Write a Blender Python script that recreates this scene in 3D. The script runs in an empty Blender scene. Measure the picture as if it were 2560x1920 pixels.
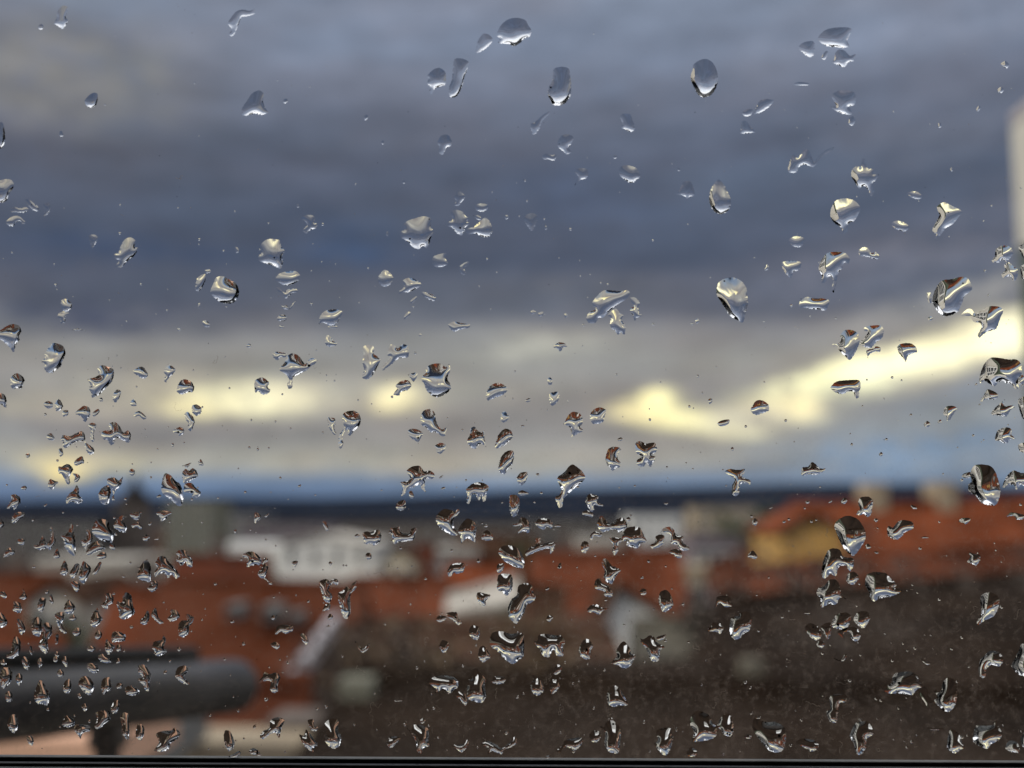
import bpy, bmesh, math, random
import numpy as np
from mathutils import Vector, Matrix
from mathutils.geometry import delaunay_2d_cdt
R = math.radians
sc = bpy.context.scene
COL = sc.collection

# ------------------------------------------------------------------ camera
# metres; the camera stands indoors at the origin, the window is 0.25 m ahead (+Y)
W, Hh, F = 2560.0, 1920.0, 2745.0          # photograph size and focal length in its pixels
PITCH, YAW = 6.9, 1.3
cam_d = bpy.data.cameras.new('camera'); cam = bpy.data.objects.new('camera', cam_d); COL.objects.link(cam)
cam_d.sensor_width = 36.0; cam_d.lens = F / W * 36.0
cam.rotation_euler = (R(90 + PITCH), 0, R(-YAW) * -1)
cam_d.clip_start = 0.01; cam_d.clip_end = 60000
cam_d.dof.use_dof = True
cam_d.dof.focus_distance = 0.2475
cam_d.dof.aperture_fstop = (cam_d.lens / 1000) / 0.0046
cam_d.dof.aperture_blades = 0
sc.camera = cam
CM = cam.rotation_euler.to_matrix()

def ray(px, py):
    return (CM @ Vector(((px - W / 2) / F, -(py - Hh / 2) / F, -1.0)))
def P(px, py, d):
    """point at distance d (along +Y) seen in the direction of photo pixel px, py"""
    v = ray(px, py); return v * (d / v.y)
def ang(px, py):
    v = ray(px, py).normalized()
    return math.degrees(math.atan2(v.x, v.y)), math.degrees(math.asin(v.z))
def lin(r, g, b):
    f = lambda c: (c / 255 / 12.92) if c / 255 <= .04045 else ((c / 255 + .055) / 1.055) ** 2.4
    return (f(r), f(g), f(b), 1)

# ------------------------------------------------------------------ world
sc.view_settings.view_transform = 'Standard'; sc.view_settings.look = 'None'
sc.view_settings.exposure = 0.0; sc.view_settings.gamma = 1.0; sc.view_settings.use_curve_mapping = False
SUN_EL, SUN_ROT = 24, 250
wd = bpy.data.worlds.new('World'); sc.world = wd; wd.use_nodes = True
nt = wd.node_tree; nt.nodes.clear(); N = nt.nodes.new; Lk = nt.links.new
out = N('ShaderNodeOutputWorld')
sky = N('ShaderNodeTexSky'); sky.sky_type = 'NISHITA'; sky.sun_disc = False
sky.sun_elevation = R(SUN_EL); sky.sun_rotation = R(SUN_ROT)
bgA = N('ShaderNodeBackground'); bgA.inputs[1].default_value = 0.06; Lk(sky.outputs[0], bgA.inputs[0])
bgB = N('ShaderNodeBackground'); bgB.inputs[1].default_value = 1.0
mixs = N('ShaderNodeMixShader'); mixs.inputs[0].default_value = 0.93
Lk(bgA.outputs[0], mixs.inputs[1]); Lk(bgB.outputs[0], mixs.inputs[2]); Lk(mixs.outputs[0], out.inputs[0])
tc = N('ShaderNodeTexCoord'); sep = N('ShaderNodeSeparateXYZ'); Lk(tc.outputs['Generated'], sep.inputs[0])
def M(op, a, b=None, c=None):
    n = N('ShaderNodeMath'); n.operation = op
    for i, v in enumerate((a, b, c)):
        if v is None: continue
        if isinstance(v, (int, float)): n.inputs[i].default_value = v
        else: Lk(v, n.inputs[i])
    return n.outputs[0]
U0 = M('MULTIPLY', M('ARCTAN2', sep.outputs[0], sep.outputs[1]), 57.29578)
V0 = M('MULTIPLY', M('ARCSINE', sep.outputs[2]), 57.29578)
def noise(su, sv, detail=3, seed=0.0, rough=.5):
    cb = N('ShaderNodeCombineXYZ')
    Lk(M('MULTIPLY', U0, su), cb.inputs[0]); Lk(M('MULTIPLY', M('ADD', V0, M('MULTIPLY', U0, -.03)), sv), cb.inputs[1]); cb.inputs[2].default_value = seed
    n = N('ShaderNodeTexNoise'); n.inputs['Scale'].default_value = 1; n.inputs['Detail'].default_value = detail
    n.inputs['Roughness'].default_value = rough
    Lk(cb.outputs[0], n.inputs['Vector']); return M('SUBTRACT', n.outputs[0], .5)
U = M('ADD', U0, M('MULTIPLY', noise(.22, .5, 3, 3.1), 3.2))
V = M('ADD', V0, M('MULTIPLY', M('MULTIPLY', noise(.06, .35, 3, 7.7), M('MINIMUM', M('MAXIMUM', M('MULTIPLY', V0, .10), .08), 1.0)), 4.2))
ramp = N('ShaderNodeValToRGB'); cr = ramp.color_ramp
stops = [(-90, (40, 38, 40)), (-3, (60, 66, 82)), (1.0, (92, 116, 152)), (1.9, (118, 140, 170)), (3.0, (168, 166, 160)), (4.4, (150, 149, 150)), (6.0, (146, 144, 146)),
         (7.9, (156, 154, 151)), (9.3, (140, 140, 143)), (10.7, (96, 101, 116)), (13.0, (79, 88, 109)), (16, (86, 95, 115)), (18.8, (93, 100, 119)), (22.5, (120, 130, 151)),
         (26.5, (138, 149, 170)), (29.5, (182, 190, 206)), (34, (216, 223, 234)), (42, (238, 243, 250)), (90, (240, 244, 250))]
rng = lambda v: (v + 90) / 180 if False else ((v + 10) / 60 if v < 50 else 1.0)
els = cr.elements
first = True
for i, (v, c) in enumerate(stops):
    p = min(max((v + 10) / 60, 0), 1)
    if i == 0: els[0].position = 0; e = els[0]
    elif i == len(stops) - 1: els[-1].position = 1; e = els[-1]
    else: e = els.new(p)
    e.color = lin(*c)
cr.interpolation = 'LINEAR'
Lk(M('DIVIDE', M('ADD', V, 10), 60), ramp.inputs[0])
colr = ramp.outputs[0]
PATCHY = M('MAXIMUM', M('ADD', 1.0, M('MULTIPLY', noise(.8, 1.6, 4, 5.5, .65), 3.6)), .2)
K = 57.29578 / F      # degrees per photo pixel
blobs = [  # cx, cy, sx, sy (pixels), slope (px per px), colour, amount
 (180, 170, 260, 130, 0, (134, 137, 140), .9), (260, 400, 300, 60, .05, (86, 90, 104), .6),
 (2350, 330, 300, 90, 0, (112, 122, 142), .6), (2200, 60, 400, 60, 0, (140, 150, 172), .6), (1150, 60, 300, 60, 0, (136, 147, 170), .5),
 (330, 640, 260, 55, 0, (66, 79, 106), .9), (880, 600, 140, 70, 0, (66, 84, 116), .7), (1450, 500, 200, 60, 0, (84, 98, 126), .6), (900, 330, 400, 50, 0, (94, 100, 116), .6), (1900, 440, 300, 40, 0, (98, 110, 132), .6),
 (250, 780, 300, 50, 0, (78, 83, 103), .8), (1450, 760, 250, 45, 0, (112, 115, 126), .6), (2250, 640, 350, 70, -.1, (114, 118, 134), .8), (2300, 760, 350, 35, -.2, (158, 157, 157), .8),
 (1350, 890, 150, 38, -.05, (198, 196, 184), .95), (1060, 850, 240, 30, 0, (150, 149, 147), .6), (400, 960, 350, 26, -.1, (160, 158, 152), .7),
 (100, 1010, 200, 25, 0, (185, 181, 168), .6),
 (620, 1000, 420, 44, 0, (190, 187, 172), .75), (1150, 990, 300, 30, 0, (170, 168, 160), .6),
 (600, 1018, 150, 28, 0, (236, 231, 190), 1.0), (470, 1030, 70, 20, 0, (240, 233, 180), .7), (990, 1012, 60, 28, 0, (240, 233, 188), 1.0), (720, 1010, 60, 22, 0, (225, 221, 190), .6),
 (1650, 1022, 50, 30, 0, (255, 250, 190), 1.25), (1735, 1045, 80, 26, .1, (255, 248, 180), 1.2), (1600, 1035, 70, 22, 0, (250, 238, 180), .8), (1850, 1070, 80, 20, 0, (240, 233, 188), .8), (1890, 1035, 150, 32, -.05, (205, 201, 180), .8), (2010, 1010, 60, 24, .1, (245, 232, 180), .9),
 (2060, 945, 130, 30, -.2, (255, 250, 195), 1.15), (2220, 905, 170, 46, -.25, (255, 252, 205), 1.3), (2420, 865, 170, 46, -.2, (255, 252, 210), 1.35), (2530, 850, 60, 42, 0, (255, 254, 215), 1.2),
 (1480, 930, 260, 28, 0, (150, 149, 148), .7), (1950, 870, 260, 25, -.15, (158, 156, 150), .6),
 (300, 1090, 340, 22, 0, (130, 130, 134), .9), (1250, 1075, 380, 26, 0, (140, 139, 140), .8),
 (2300, 1120, 300, 60, -.05, (126, 148, 176), .95), (2500, 960, 200, 24, -.2, (140, 152, 168), .7), (2350, 1040, 260, 26, -.1, (156, 162, 168), .7),
 (145, 1176, 50, 26, 0, (248, 228, 150), 1.2), (230, 1165, 150, 22, 0, (205, 196, 165), .8), (900, 1165, 500, 24, 0, (180, 176, 164), .8),
]
for (cx, cy, sx, sy, sl, c, amt) in blobs:
    u0, v0 = ang(cx, cy)
    du = M('SUBTRACT', U, u0)
    dv = M('ADD', M('SUBTRACT', V, v0), M('MULTIPLY', du, sl))
    r2 = M('ADD', M('POWER', M('ABSOLUTE', M('DIVIDE', du, sx * K * 1.08)), 2.2), M('POWER', M('ABSOLUTE', M('DIVIDE', dv, sy * K * 1.08)), 2.4))
    g = M('MINIMUM', M('MULTIPLY', M('MULTIPLY', M('EXPONENT', M('MULTIPLY', r2, -1)), amt), PATCHY), 1.0)
    mx = N('ShaderNodeMix'); mx.data_type = 'RGBA'; Lk(g, mx.inputs[0]); Lk(colr, mx.inputs[6]); mx.inputs[7].default_value = lin(*c)
    colr = mx.outputs[2]
# fine streaky variation over the whole sky
# bruised purple-grey patches within the cloud deck
pm = N('ShaderNodeMix'); pm.data_type = 'RGBA'; pm.blend_type = 'MULTIPLY'; Lk(colr, pm.inputs[6]); pm.inputs[7].default_value = (1.04, .97, .93, 1)
Lk(M('MINIMUM', M('MAXIMUM', M('ADD', M('MULTIPLY', noise(.10, .30, 5, 4.4, .6), 5.0), .35), 0.0), 1.0), pm.inputs[0]); colr = pm.outputs[2]
fac = M('ADD', M('ADD', 1.0, M('MULTIPLY', noise(.12, .9, 6, 1.3, .65), .62)), M('MULTIPLY', noise(.26, .70, 7, 9.3, .68), .95))
# the gaps where the low sun breaks through are far brighter than the cloud
lum = N('ShaderNodeRGBToBW'); Lk(colr, lum.inputs[0])
fac = M('MULTIPLY', fac, M('ADD', 1.0, M('MULTIPLY', M('MINIMUM', M('MAXIMUM', M('SUBTRACT', lum.outputs[0], .38), 0), .85), 1.0)))
vm = N('ShaderNodeVectorMath'); vm.operation = 'SCALE'; Lk(colr, vm.inputs[0]); Lk(fac, vm.inputs['Scale'])
Lk(vm.outputs[0], bgB.inputs[0])

# ------------------------------------------------------------------ sun (thin, through cloud, from behind the house on the right)
sd = bpy.data.lights.new('sun', 'SUN'); sd.energy = 2.0; sd.angle = R(12); sd.color = (1, .93, .82)
sun = bpy.data.objects.new('sun', sd); COL.objects.link(sun)
az = R(SUN_ROT)
sdir = Vector((math.sin(az) * math.cos(R(SUN_EL)), math.cos(az) * math.cos(R(SUN_EL)), math.sin(R(SUN_EL))))
sun.rotation_euler = sdir.to_track_quat('Z', 'Y').to_euler()

sc.render.engine = 'CYCLES'
cy = sc.cycles
cy.max_bounces = 12; cy.transmission_bounces = 10; cy.transparent_max_bounces = 12; cy.diffuse_bounces = 3; cy.glossy_bounces = 4
cy.sample_clamp_indirect = 4; cy.caustics_refractive = False; cy.caustics_reflective = False
cy.use_denoising = True
try: cy.denoiser = 'OPENIMAGEDENOISE'; cy.denoising_prefilter = 'ACCURATE'
except Exception: pass
cy.use_adaptive_sampling = True; cy.adaptive_threshold = 0.006

# ------------------------------------------------------------------ materials
def mat(name, c, rough=.8, var=.15, scale=3.0, bump=0.0, metal=0.0, spec=.3, c2=None, wave=0):
    m = bpy.data.materials.new(name); m.use_nodes = True; t = m.node_tree; b = t.nodes['Principled BSDF']
    b.inputs['Roughness'].default_value = rough; b.inputs['Metallic'].default_value = metal; b.inputs['Specular IOR Level'].default_value = spec
    tc = t.nodes.new('ShaderNodeTexCoord'); n = t.nodes.new('ShaderNodeTexNoise'); n.inputs['Scale'].default_value = scale; n.inputs['Detail'].default_value = 6
    t.links.new(tc.outputs['Object'], n.inputs['Vector'])
    mx = t.nodes.new('ShaderNodeMix'); mx.data_type = 'RGBA'
    a = tuple(max(x * (1 - var), 0) for x in c[:3]) + (1,)
    d = tuple(min(x * (1 + var), 1) for x in (c2 or c)[:3]) + (1,)
    mx.inputs[6].default_value = a; mx.inputs[7].default_value = d
    mr = t.nodes.new('ShaderNodeMapRange'); mr.inputs[1].default_value = .3; mr.inputs[2].default_value = .7
    t.links.new(n.outputs[0], mr.inputs[0]); t.links.new(mr.outputs[0], mx.inputs[0]); t.links.new(mx.outputs[2], b.inputs['Base Color'])
    if bump or wave:
        bp = t.nodes.new('ShaderNodeBump'); bp.inputs['Strength'].default_value = .6; bp.inputs['Distance'].default_value = bump or .05
        if wave:
            wv = t.nodes.new('ShaderNodeTexWave'); wv.bands_direction = 'Z'; wv.inputs['Scale'].default_value = wave; wv.inputs['Distortion'].default_value = .4
            t.links.new(tc.outputs['Object'], wv.inputs['Vector']); t.links.new(wv.outputs[0], bp.inputs['Height'])
        else: t.links.new(n.outputs[0], bp.inputs['Height'])
        t.links.new(bp.outputs[0], b.inputs['Normal'])
    return m
def tile(name, c, c2=None): return mat(name, c, .9, .55, .45, .04, spec=.03, c2=c2, wave=1.6)
MT = dict(
    orange=tile('orange_clay_tile', (.17, .046, .018), (.085,.030,.017)), red=tile('red_clay_tile', (.105, .032, .018)), rust=tile('rust_clay_tile', (.13, .040, .020)),
    brown=tile('brown_clay_tile', (.062, .032, .020)), dark=tile('dark_tile', (.017, .0105, .0066)), slate=tile('slate', (.035, .033, .035)),
    bright=tile('bright_clay_tile', (.165, .045, .019)),
    white=mat('white_render', (.80, .79, .75), .9, .08, 1.5), pale=mat('pale_render', (.5, .46, .40), .9, .12, 1.2), cream=mat('cream_render', (.72, .62, .45), .9, .1, 1.5),
    yellow=mat('ochre_render', (.55, .33, .10), .9, .15, 1.0), grey=mat('grey_render', (.2, .2, .19), .9, .15, .8), olive=mat('olive_grey_render', (.19, .185, .14), .9, .12, .6),
    mauve=mat('mauve_render', (.17, .14, .155), .9, .1, .6), darkwall=mat('dark_render', (.085, .075, .07), .9, .2, .6), peach=mat('peach_render', (.80, .47, .31), .9, .08, 1.2),
    stone=mat('brown_stone', (.13, .105, .09), .95, .25, 1.5), beige=mat('beige_render', (.36, .29, .2), .9, .12, 1.0), lilac=mat('pale_coping_stone', (.40, .37, .38), .8, .1, 3),
    lead=mat('lead_grey_roof', (.13, .118, .092), .9, .4, .5, spec=.03),
    glass=mat('window_glass', (.03, .035, .04), .12, .1, 1, spec=.6), trim=mat('white_trim', (.75, .75, .72), .5, .04, 4), metal=mat('dark_metal', (.06, .057, .06), .4, .35, 18, metal=.1, spec=.5),
    black=mat('black_rubber', (.012, .012, .012), .6, .3, 30), pvc=mat('black_frame_plastic', (.014, .014, .013), .42, .3, 40, spec=.5), gasket=mat('grey_gasket', (.16, .165, .155), .5, .3, 200, spec=.6),
    bark=mat('bark', (.06, .045, .035), .95, .3, 6, .02), leaf=mat('dark_foliage', (.045, .055, .025), .8, .35, 2), leafb=mat('autumn_foliage', (.10, .065, .035), .85, .35, 2),
    twig=mat('brown_twigs', (.055, .042, .034), .9, .35, 2), ground=mat('ground', (.055, .05, .045), .95, .3, .05), hill=mat('wooded_hill', (.016, .021, .033), 1.0, .35, .004, spec=0),  # distance haze is put into the hill colour as a navy tint
    green=mat('dark_green_paint', (.05, .065, .04), .6, .2, 5), wallin=mat('indoor_paint', (.12, .11, .10), .9, .05, 2), wood=mat('indoor_floor', (.10, .07, .05), .6, .2, 3), stucco=mat('pale_stucco', (.56, .54, .48), .92, .08, 14, .004))

def link(name, me, m, parent=None, **kw):
    o = bpy.data.objects.new(name, me); COL.objects.link(o)
    if m is not None and not me.materials: me.materials.append(m)
    if parent is not None: o.parent = parent
    for k, v in kw.items(): o[k] = v
    return o
def pyd(name, vs, fs, m, parent=None, smooth=False, **kw):
    me = bpy.data.meshes.new(name); me.from_pydata([tuple(v) for v in vs], [], fs); me.update()
    bm = bmesh.new(); bm.from_mesh(me); bmesh.ops.recalc_face_normals(bm, faces=bm.faces); bm.to_mesh(me); bm.free()
    if smooth: me.shade_smooth()
    return link(name, me, m, parent, **kw)
BOXF = [(0, 1, 2, 3), (7, 6, 5, 4), (0, 4, 5, 1), (1, 5, 6, 2), (2, 6, 7, 3), (3, 7, 4, 0)]
def hexa(name, lo, hi, m, parent=None, **kw):   # lo, hi: 4 points each, same winding
    return pyd(name, list(lo) + list(hi), BOXF, m, parent, **kw)
def box(name, a, b, m, parent=None, bevel=0, **kw):
    x0, y0, z0 = a; x1, y1, z1 = b
    o = hexa(name, [(x0, y0, z0), (x1, y0, z0), (x1, y1, z0), (x0, y1, z0)], [(x0, y0, z1), (x1, y0, z1), (x1, y1, z1), (x0, y1, z1)], m, parent, **kw)
    if bevel:
        bm = bmesh.new(); bm.from_mesh(o.data); bmesh.ops.bevel(bm, geom=bm.edges[:], offset=bevel, segments=3, profile=.5, affect='EDGES'); bm.to_mesh(o.data); bm.free()
    return o
def empty(name, loc, label, cat, group=None):
    o = bpy.data.objects.new(name, None); COL.objects.link(o); o.location = loc; o.empty_display_size = .01
    o['label'] = label; o['category'] = cat
    if group: o['group'] = group
    o.matrix_world = Matrix.Translation(loc)
    return o
def cyl(name, a, b, r0, r1, m, parent=None, seg=20, rounded=False, **kw):
    a, b = Vector(a), Vector(b); ax = (b - a); L = ax.length; q = ax.to_track_quat('Z', 'Y').to_matrix()
    prof = [(0, r0), (L, r1)]
    if rounded: prof = [(0, 0), (0, r0)] + [(L - r1 * .9 + r1 * .9 * math.sin(t * R(15)), r1 * math.cos(t * R(15))) for t in range(7)]
    vs, fs = [], []
    for (h, r) in prof:
        for k in range(seg):
            t = 2 * math.pi * k / seg; vs.append(a + q @ Vector((r * math.cos(t), r * math.sin(t), h)))
    n = len(prof)
    for i in range(n - 1):
        for k in range(seg): fs.append((i * seg + k, i * seg + (k + 1) % seg, (i + 1) * seg + (k + 1) % seg, (i + 1) * seg + k))
    fs.append(tuple(range(seg))[::-1]); fs.append(tuple((n - 1) * seg + k for k in range(seg)))
    o = pyd(name, vs, fs, m, parent, smooth=True, **kw); return o
GZ = -18.0

# ------------------------------------------------------------------ ground, hills
def grid(name, xs, ys, zf, m, **kw):
    vs = [(x, y, zf(x, y)) for y in ys for x in xs]; nx = len(xs)
    fs = [(j * nx + i, j * nx + i + 1, (j + 1) * nx + i + 1, (j + 1) * nx + i) for j in range(len(ys) - 1) for i in range(nx - 1)]
    return pyd(name, vs, fs, m, smooth=True, **kw)
grid('ground', [-30000, -4000, -500, 0, 500, 4000, 30000], [-3000, -100, 300, 2000, 9000, 30000], lambda x, y: GZ, MT['ground'], kind='structure')
def hill_z(x, y):
    t = max(0.0, 1 - ((y - 9000) / 4200) ** 2)
    h = 175 + 30 * math.sin(x / 2900 + 1) + 18 * math.sin(x / 900) + 9 * math.sin(x / 370 + 2) + .013 * x
    return GZ - 2 + (h + 20) * t ** .8
grid('hills', [x * 300 for x in range(-70, 71)], [4900 + 340 * k for k in range(25)], hill_z, MT['hill'], kind='structure')

# ------------------------------------------------------------------ houses of the town
def on_face(A, B, z0, z1, u0, u1, push):
    """quad on the vertical face through A-B (left to right seen from the camera side), pushed outwards"""
    A = Vector((A.x, A.y, 0)); B = Vector((B.x, B.y, 0)); d = B - A; n = Vector((d.y, -d.x, 0)).normalized() * push
    p, q = A + d * u0 + n, A + d * u1 + n
    return [Vector((p.x, p.y, z0)), Vector((q.x, q.y, z0)), Vector((q.x, q.y, z1)), Vector((p.x, p.y, z1))], n.normalized()
def windows(parent, A, B, ztop, rows, cols, h=1.5, w=.95, gap=3.0):
    L = (Vector((B.x, B.y)) - Vector((A.x, A.y))).length
    o0 = parent.matrix_world.translation
    for r in range(rows):
        z1 = ztop - 1.0 - r * gap
        for c in range(cols):
            u = (c + .5) / cols; hu = w / 2 / L
            q, n = on_face(A, B, z1 - h, z1, u - hu, u + hu, .03)
            q = [v - o0 for v in q]
            f = hexa('window', q, [v + n * .05 for v in q], MT['trim'], parent)
            cx = sum(q, Vector()) / 4
            qq = [cx + (v - cx) * .8 + n * .055 for v in q]
            hexa('pane', qq, [v + n * .01 for v in qq], MT['glass'], f)
def house(label, rl, rr, el, er, wall, roof, win=(1, 3), chim=0, name='house', cat='house', thick=.25, win_h=1.5):
    """eaves towards the camera: rl rr = ridge ends, el er = front eave ends (points)"""
    bl = Vector((2 * rl.x - el.x, 2 * rl.y - el.y, el.z)); br = Vector((2 * rr.x - er.x, 2 * rr.y - er.y, er.z))
    base = (el + er + bl + br) / 4; base.z = GZ
    t = empty(name, base, label, cat)
    o = t.matrix_world.translation.copy()
    S = lambda *p: [Vector(v) - o for v in p]
    g = lambda v: Vector((v.x, v.y, GZ))
    ins = lambda v, k=.04: v + (base - Vector((v.x, v.y, GZ))) * k
    a, b, c, d = ins(el), ins(er), ins(br), ins(bl)
    dn = Vector((0, 0, -thick - .02))
    vs = S(g(a), g(b), g(c), g(d), a + dn, b + dn, c + dn, d + dn, rl + (rr - rl) * .04 + dn, rr + (rl - rr) * .04 + dn)
    pyd('wall', vs, [(0, 1, 5, 4), (1, 2, 6, 9, 5), (2, 3, 7, 6), (3, 0, 4, 8, 7), (4, 5, 9, 8), (6, 7, 8, 9)], MT[wall], t)
    up = Vector((0, 0, -thick))
    rv = S(el, er, rr, rl, bl, br, el + up, er + up, rr + up, rl + up, bl + up, br + up)
    rf = pyd('roof', rv, [(0, 1, 2, 3), (3, 2, 5, 4), (6, 9, 8, 7), (9, 10, 11, 8), (0, 6, 7, 1), (4, 5, 11, 10), (0, 3, 9, 6), (3, 4, 10, 9), (1, 7, 8, 2), (2, 8, 11, 5)], MT[roof], t)
    rd = (rr - rl); pv = S(rl, rr); w = Vector((0, .18, 0))
    hexa('ridge_cap', [pv[0] - w, pv[1] - w, pv[1] + w, pv[0] + w], [pv[0] - w * .4 + Vector((0, 0, .2)), pv[1] - w * .4 + Vector((0, 0, .2)), pv[1] + w * .4 + Vector((0, 0, .2)), pv[0] + w * .4 + Vector((0, 0, .2))], MT[roof], rf)
    for k in range(chim):
        p = S(rl.lerp(rr, (k + .6) / (chim + .4)))[0] + Vector((0, .3, 0))
        ch = box('chimney', p + Vector((-.45, -.35, -1.2)), p + Vector((.45, .35, 1.3)), MT['stone'], rf)
    if win: windows(t, a, b, min(a.z, b.z) - .3, win[0], win[1], h=win_h)
    return t
def eaves(label, x0, x1, yr, ye, d, wall, roof, pitch=42, skew=0, yr2=None, ye2=None, **kw):
    """house from photo pixels: ridge row yr, eave row ye, eave distance d"""
    def one(px, yr, ye):
        e = P(px, ye, d); tr = P(px, yr, 1.0).z; te = P(px, ye, 1.0).z; tp = math.tan(R(pitch))
        run = max(d * (tr - te) / (tp - tr), .8)
        r = Vector((e.x, e.y + run, e.z + run * tp)); return e, r
    e0, r0 = one(x0, yr, ye); e1, r1 = one(x1, yr2 or yr, ye2 or ye)
    z = (e0.z + e1.z) / 2
    return house(label, r0, r1, e0, e1, wall, roof, **kw)
def gable(label, x0, x1, ye, xa, ya, d, length, wall, roof, win=(2, 2), name='house', cat='house', dx=0):
    """gable end towards the camera"""
    a, b, ap = P(x0, ye, d), P(x1, ye, d), P(xa, ya, d); b.z = a.z
    back = Vector((dx, length, 0)); over = Vector((0, -.3, 0))
    base = (a + b) / 2 + back / 2; base.z = GZ
    t = empty(name, base, label, cat); o = t.matrix_world.translation.copy()
    S = lambda *p: [Vector(v) - o for v in p]
    g = lambda v: Vector((v.x, v.y, GZ)); dn = Vector((0, 0, -.12))
    pyd('wall', S(g(a), g(b), g(b + back), g(a + back), a + dn, b + dn, b + back + dn, a + back + dn, ap + dn * 1.6, ap + back + dn * 1.6),
        [(0, 1, 5, 8, 4), (1, 2, 6, 5), (2, 3, 7, 9, 6), (3, 0, 4, 7), (4, 8, 9, 7), (8, 5, 6, 9)], MT[wall], t)
    oa = (a - ap).normalized() * .35; ob = (b - ap).normalized() * .35
    up = Vector((0, 0, .16))
    A, B = a + oa + over, b + ob + over; C, D = A + back - over * 2, B + back - over * 2; r0, r1 = ap + over, ap + back - over
    pyd('roof', S(A, r0, B, C, r1, D, A + up, r0 + up * 1.3, B + up, C + up, r1 + up * 1.3, D + up),
        [(0, 3, 4, 1), (1, 4, 5, 2), (6, 7, 10, 9), (7, 8, 11, 10), (0, 1, 7, 6), (1, 2, 8, 7), (3, 9, 10, 4), (4, 10, 11, 5), (0, 6, 9, 3), (2, 5, 11, 8)], MT[roof], t)
    if win: windows(t, a, b, a.z + .6, win[0], win[1])
    return t
def block(label, x0, x1, yt, d, depth, wall, win=(3, 4), name='apartment_block', cat='building', roofm='slate', cap=True):
    a, b = P(x0, yt, d), P(x1, yt, d); z = (a.z + b.z) / 2
    base = Vector(((a.x + b.x) / 2, d + depth / 2, GZ)); t = empty(name, base, label, cat)
    hw = (b.x - a.x) / 2
    box('wall', (-hw, -depth / 2, 0), (hw, depth / 2, z - GZ - .35), MT[wall], t)
    box('roof', (-hw - .2, -depth / 2 - .2, z - GZ - .347), (hw + .2, depth / 2 + .2, z - GZ), MT[roofm if cap else wall], t)
    if win: windows(t, Vector((a.x, d, z)), Vector((b.x, d, z)), z - .4, win[0], win[1], h=1.6, w=1.1)
    return t
block('dark grey block at the left end of the skyline', -60, 250, 1292, 190, 20, 'darkwall', (2, 8))
block('olive grey tower block standing right of the church tower', 417, 532, 1243, 220, 14, 'olive', (5, 4))
block('small blue-grey block behind the olive tower block, on its right', 538, 645, 1288, 270, 16, 'grey', (3, 4), roofm='pale')
block('low dark mauve block behind the two white buildings', 600, 840, 1302, 250, 18, 'mauve', (2, 7))
block('low white flat-roofed building directly right of the olive tower block', 527, 692, 1362, 120, 12, 'white', (2, 5), roofm='white')
gable('broad white building with a shallow gable, largest white one in the middle distance', 702, 930, 1362, 800, 1340, 110, 14, 'white', 'pale', (1, 4))
gable('little cream gabled house between the broad white building and a red roof', 948, 1034, 1402, 992, 1374, 100, 8, 'cream', 'brown', (1, 2))
eaves('small house with a dark red roof beside the little cream gable', 1030, 1085, 1366, 1432, 104, 'pale', 'red', win=(1, 1))
block('long grey-brown row under the middle of the hills', 850, 1290, 1303, 210, 16, 'stone', (2, 12))
block('pale grey low house right of the small dark red roof', 1080, 1190, 1372, 135, 10, 'grey', (2, 4), roofm='pale')
eaves('house with a dull brown roof in the centre of the skyline', 1140, 1340, 1338, 1392, 140, 'stone', 'brown', win=(1, 5))
block('long pale facade below the church tower', 87, 315, 1398, 92, 10, 'pale', (3, 6), roofm='pale')
gable('narrow pale house with a gable, rising between the orange roofs at far left', 72, 196, 1500, 130, 1462, 56, 9, 'pale', 'brown', (3, 2))
eaves('house with an orange tiled roof at the left edge of the view', -160, 92, 1436, 1600, 60, 'cream', 'orange', chim=1)
eaves('low orange roofed house under the leftmost orange roof', -120, 118, 1590, 1690, 46, 'peach', 'rust', win=(1, 3))
eaves('house with a rust brown roof right of the narrow pale gable', 192, 372, 1472, 1692, 48, 'beige', 'rust', chim=1)
eaves('house with a red roof behind the big orange roof, its upper edge', 400, 650, 1392, 1500, 66, 'pale', 'red', chim=1)
bigroof = eaves('largest orange tiled house roof left of the sloping stone coping, with grey dormers', 300, 880, 1452, 1712, 42, 'beige', 'orange', chim=0, yr2=1462)
for (x, y, s) in ((596, 1524, 30), (688, 1528, 34), (748, 1540, 22)):
    c = P(x, y, 44.2); w = s / F * 44; o = bigroof.matrix_world.translation
    dm = box('dormer', Vector((c.x - w / 2, c.y - 1.0, c.z - w * .55)) - o, Vector((c.x + w / 2, c.y + 2.4, c.z + w * .5)) - o, MT['grey'], bigroof)
    box('pane', Vector((c.x - w / 3, c.y - 1.06, c.z - w * .35)) - o, Vector((c.x + w / 3, c.y - 1.01, c.z + w * .3)) - o, MT['glass'], dm)
eaves('house with a dull red-brown roof right of the sloping stone coping', 850, 1110, 1446, 1600, 58, 'stone', 'rust')
eaves('small house with a bright orange roof beneath the dull brown roof', 1110, 1300, 1408, 1462, 84, 'pale', 'bright', win=None)
eaves('house with a pale grey roof and olive wall in the centre', 1112, 1296, 1496, 1528, 50, 'olive', 'pale', win=(2, 4), pitch=30, yr2=1446, ye2=1500)
block('dark blue-grey terrace under the hills, right of centre', 1290, 1560, 1290, 260, 16, 'darkwall', (2, 8))
block('pale house before the dark blue-grey terrace', 1448, 1566, 1346, 142, 10, 'pale', (2, 4), roofm='pale')
block('white flat building right of the pale house, under the hills', 1572, 1702, 1288, 225, 14, 'white', (3, 5), roofm='white')
block('beige building left of the dark green tree', 1736, 1895, 1268, 235, 14, 'beige', (3, 6), roofm='beige')
block('mauve-grey house in front of the beige building', 1732, 1852, 1340, 112, 10, 'mauve', (2, 4), roofm='mauve')
block('small cream house under the mauve-grey house', 1716, 1812, 1418, 88, 8, 'beige', (1, 3), roofm='beige')
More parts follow.
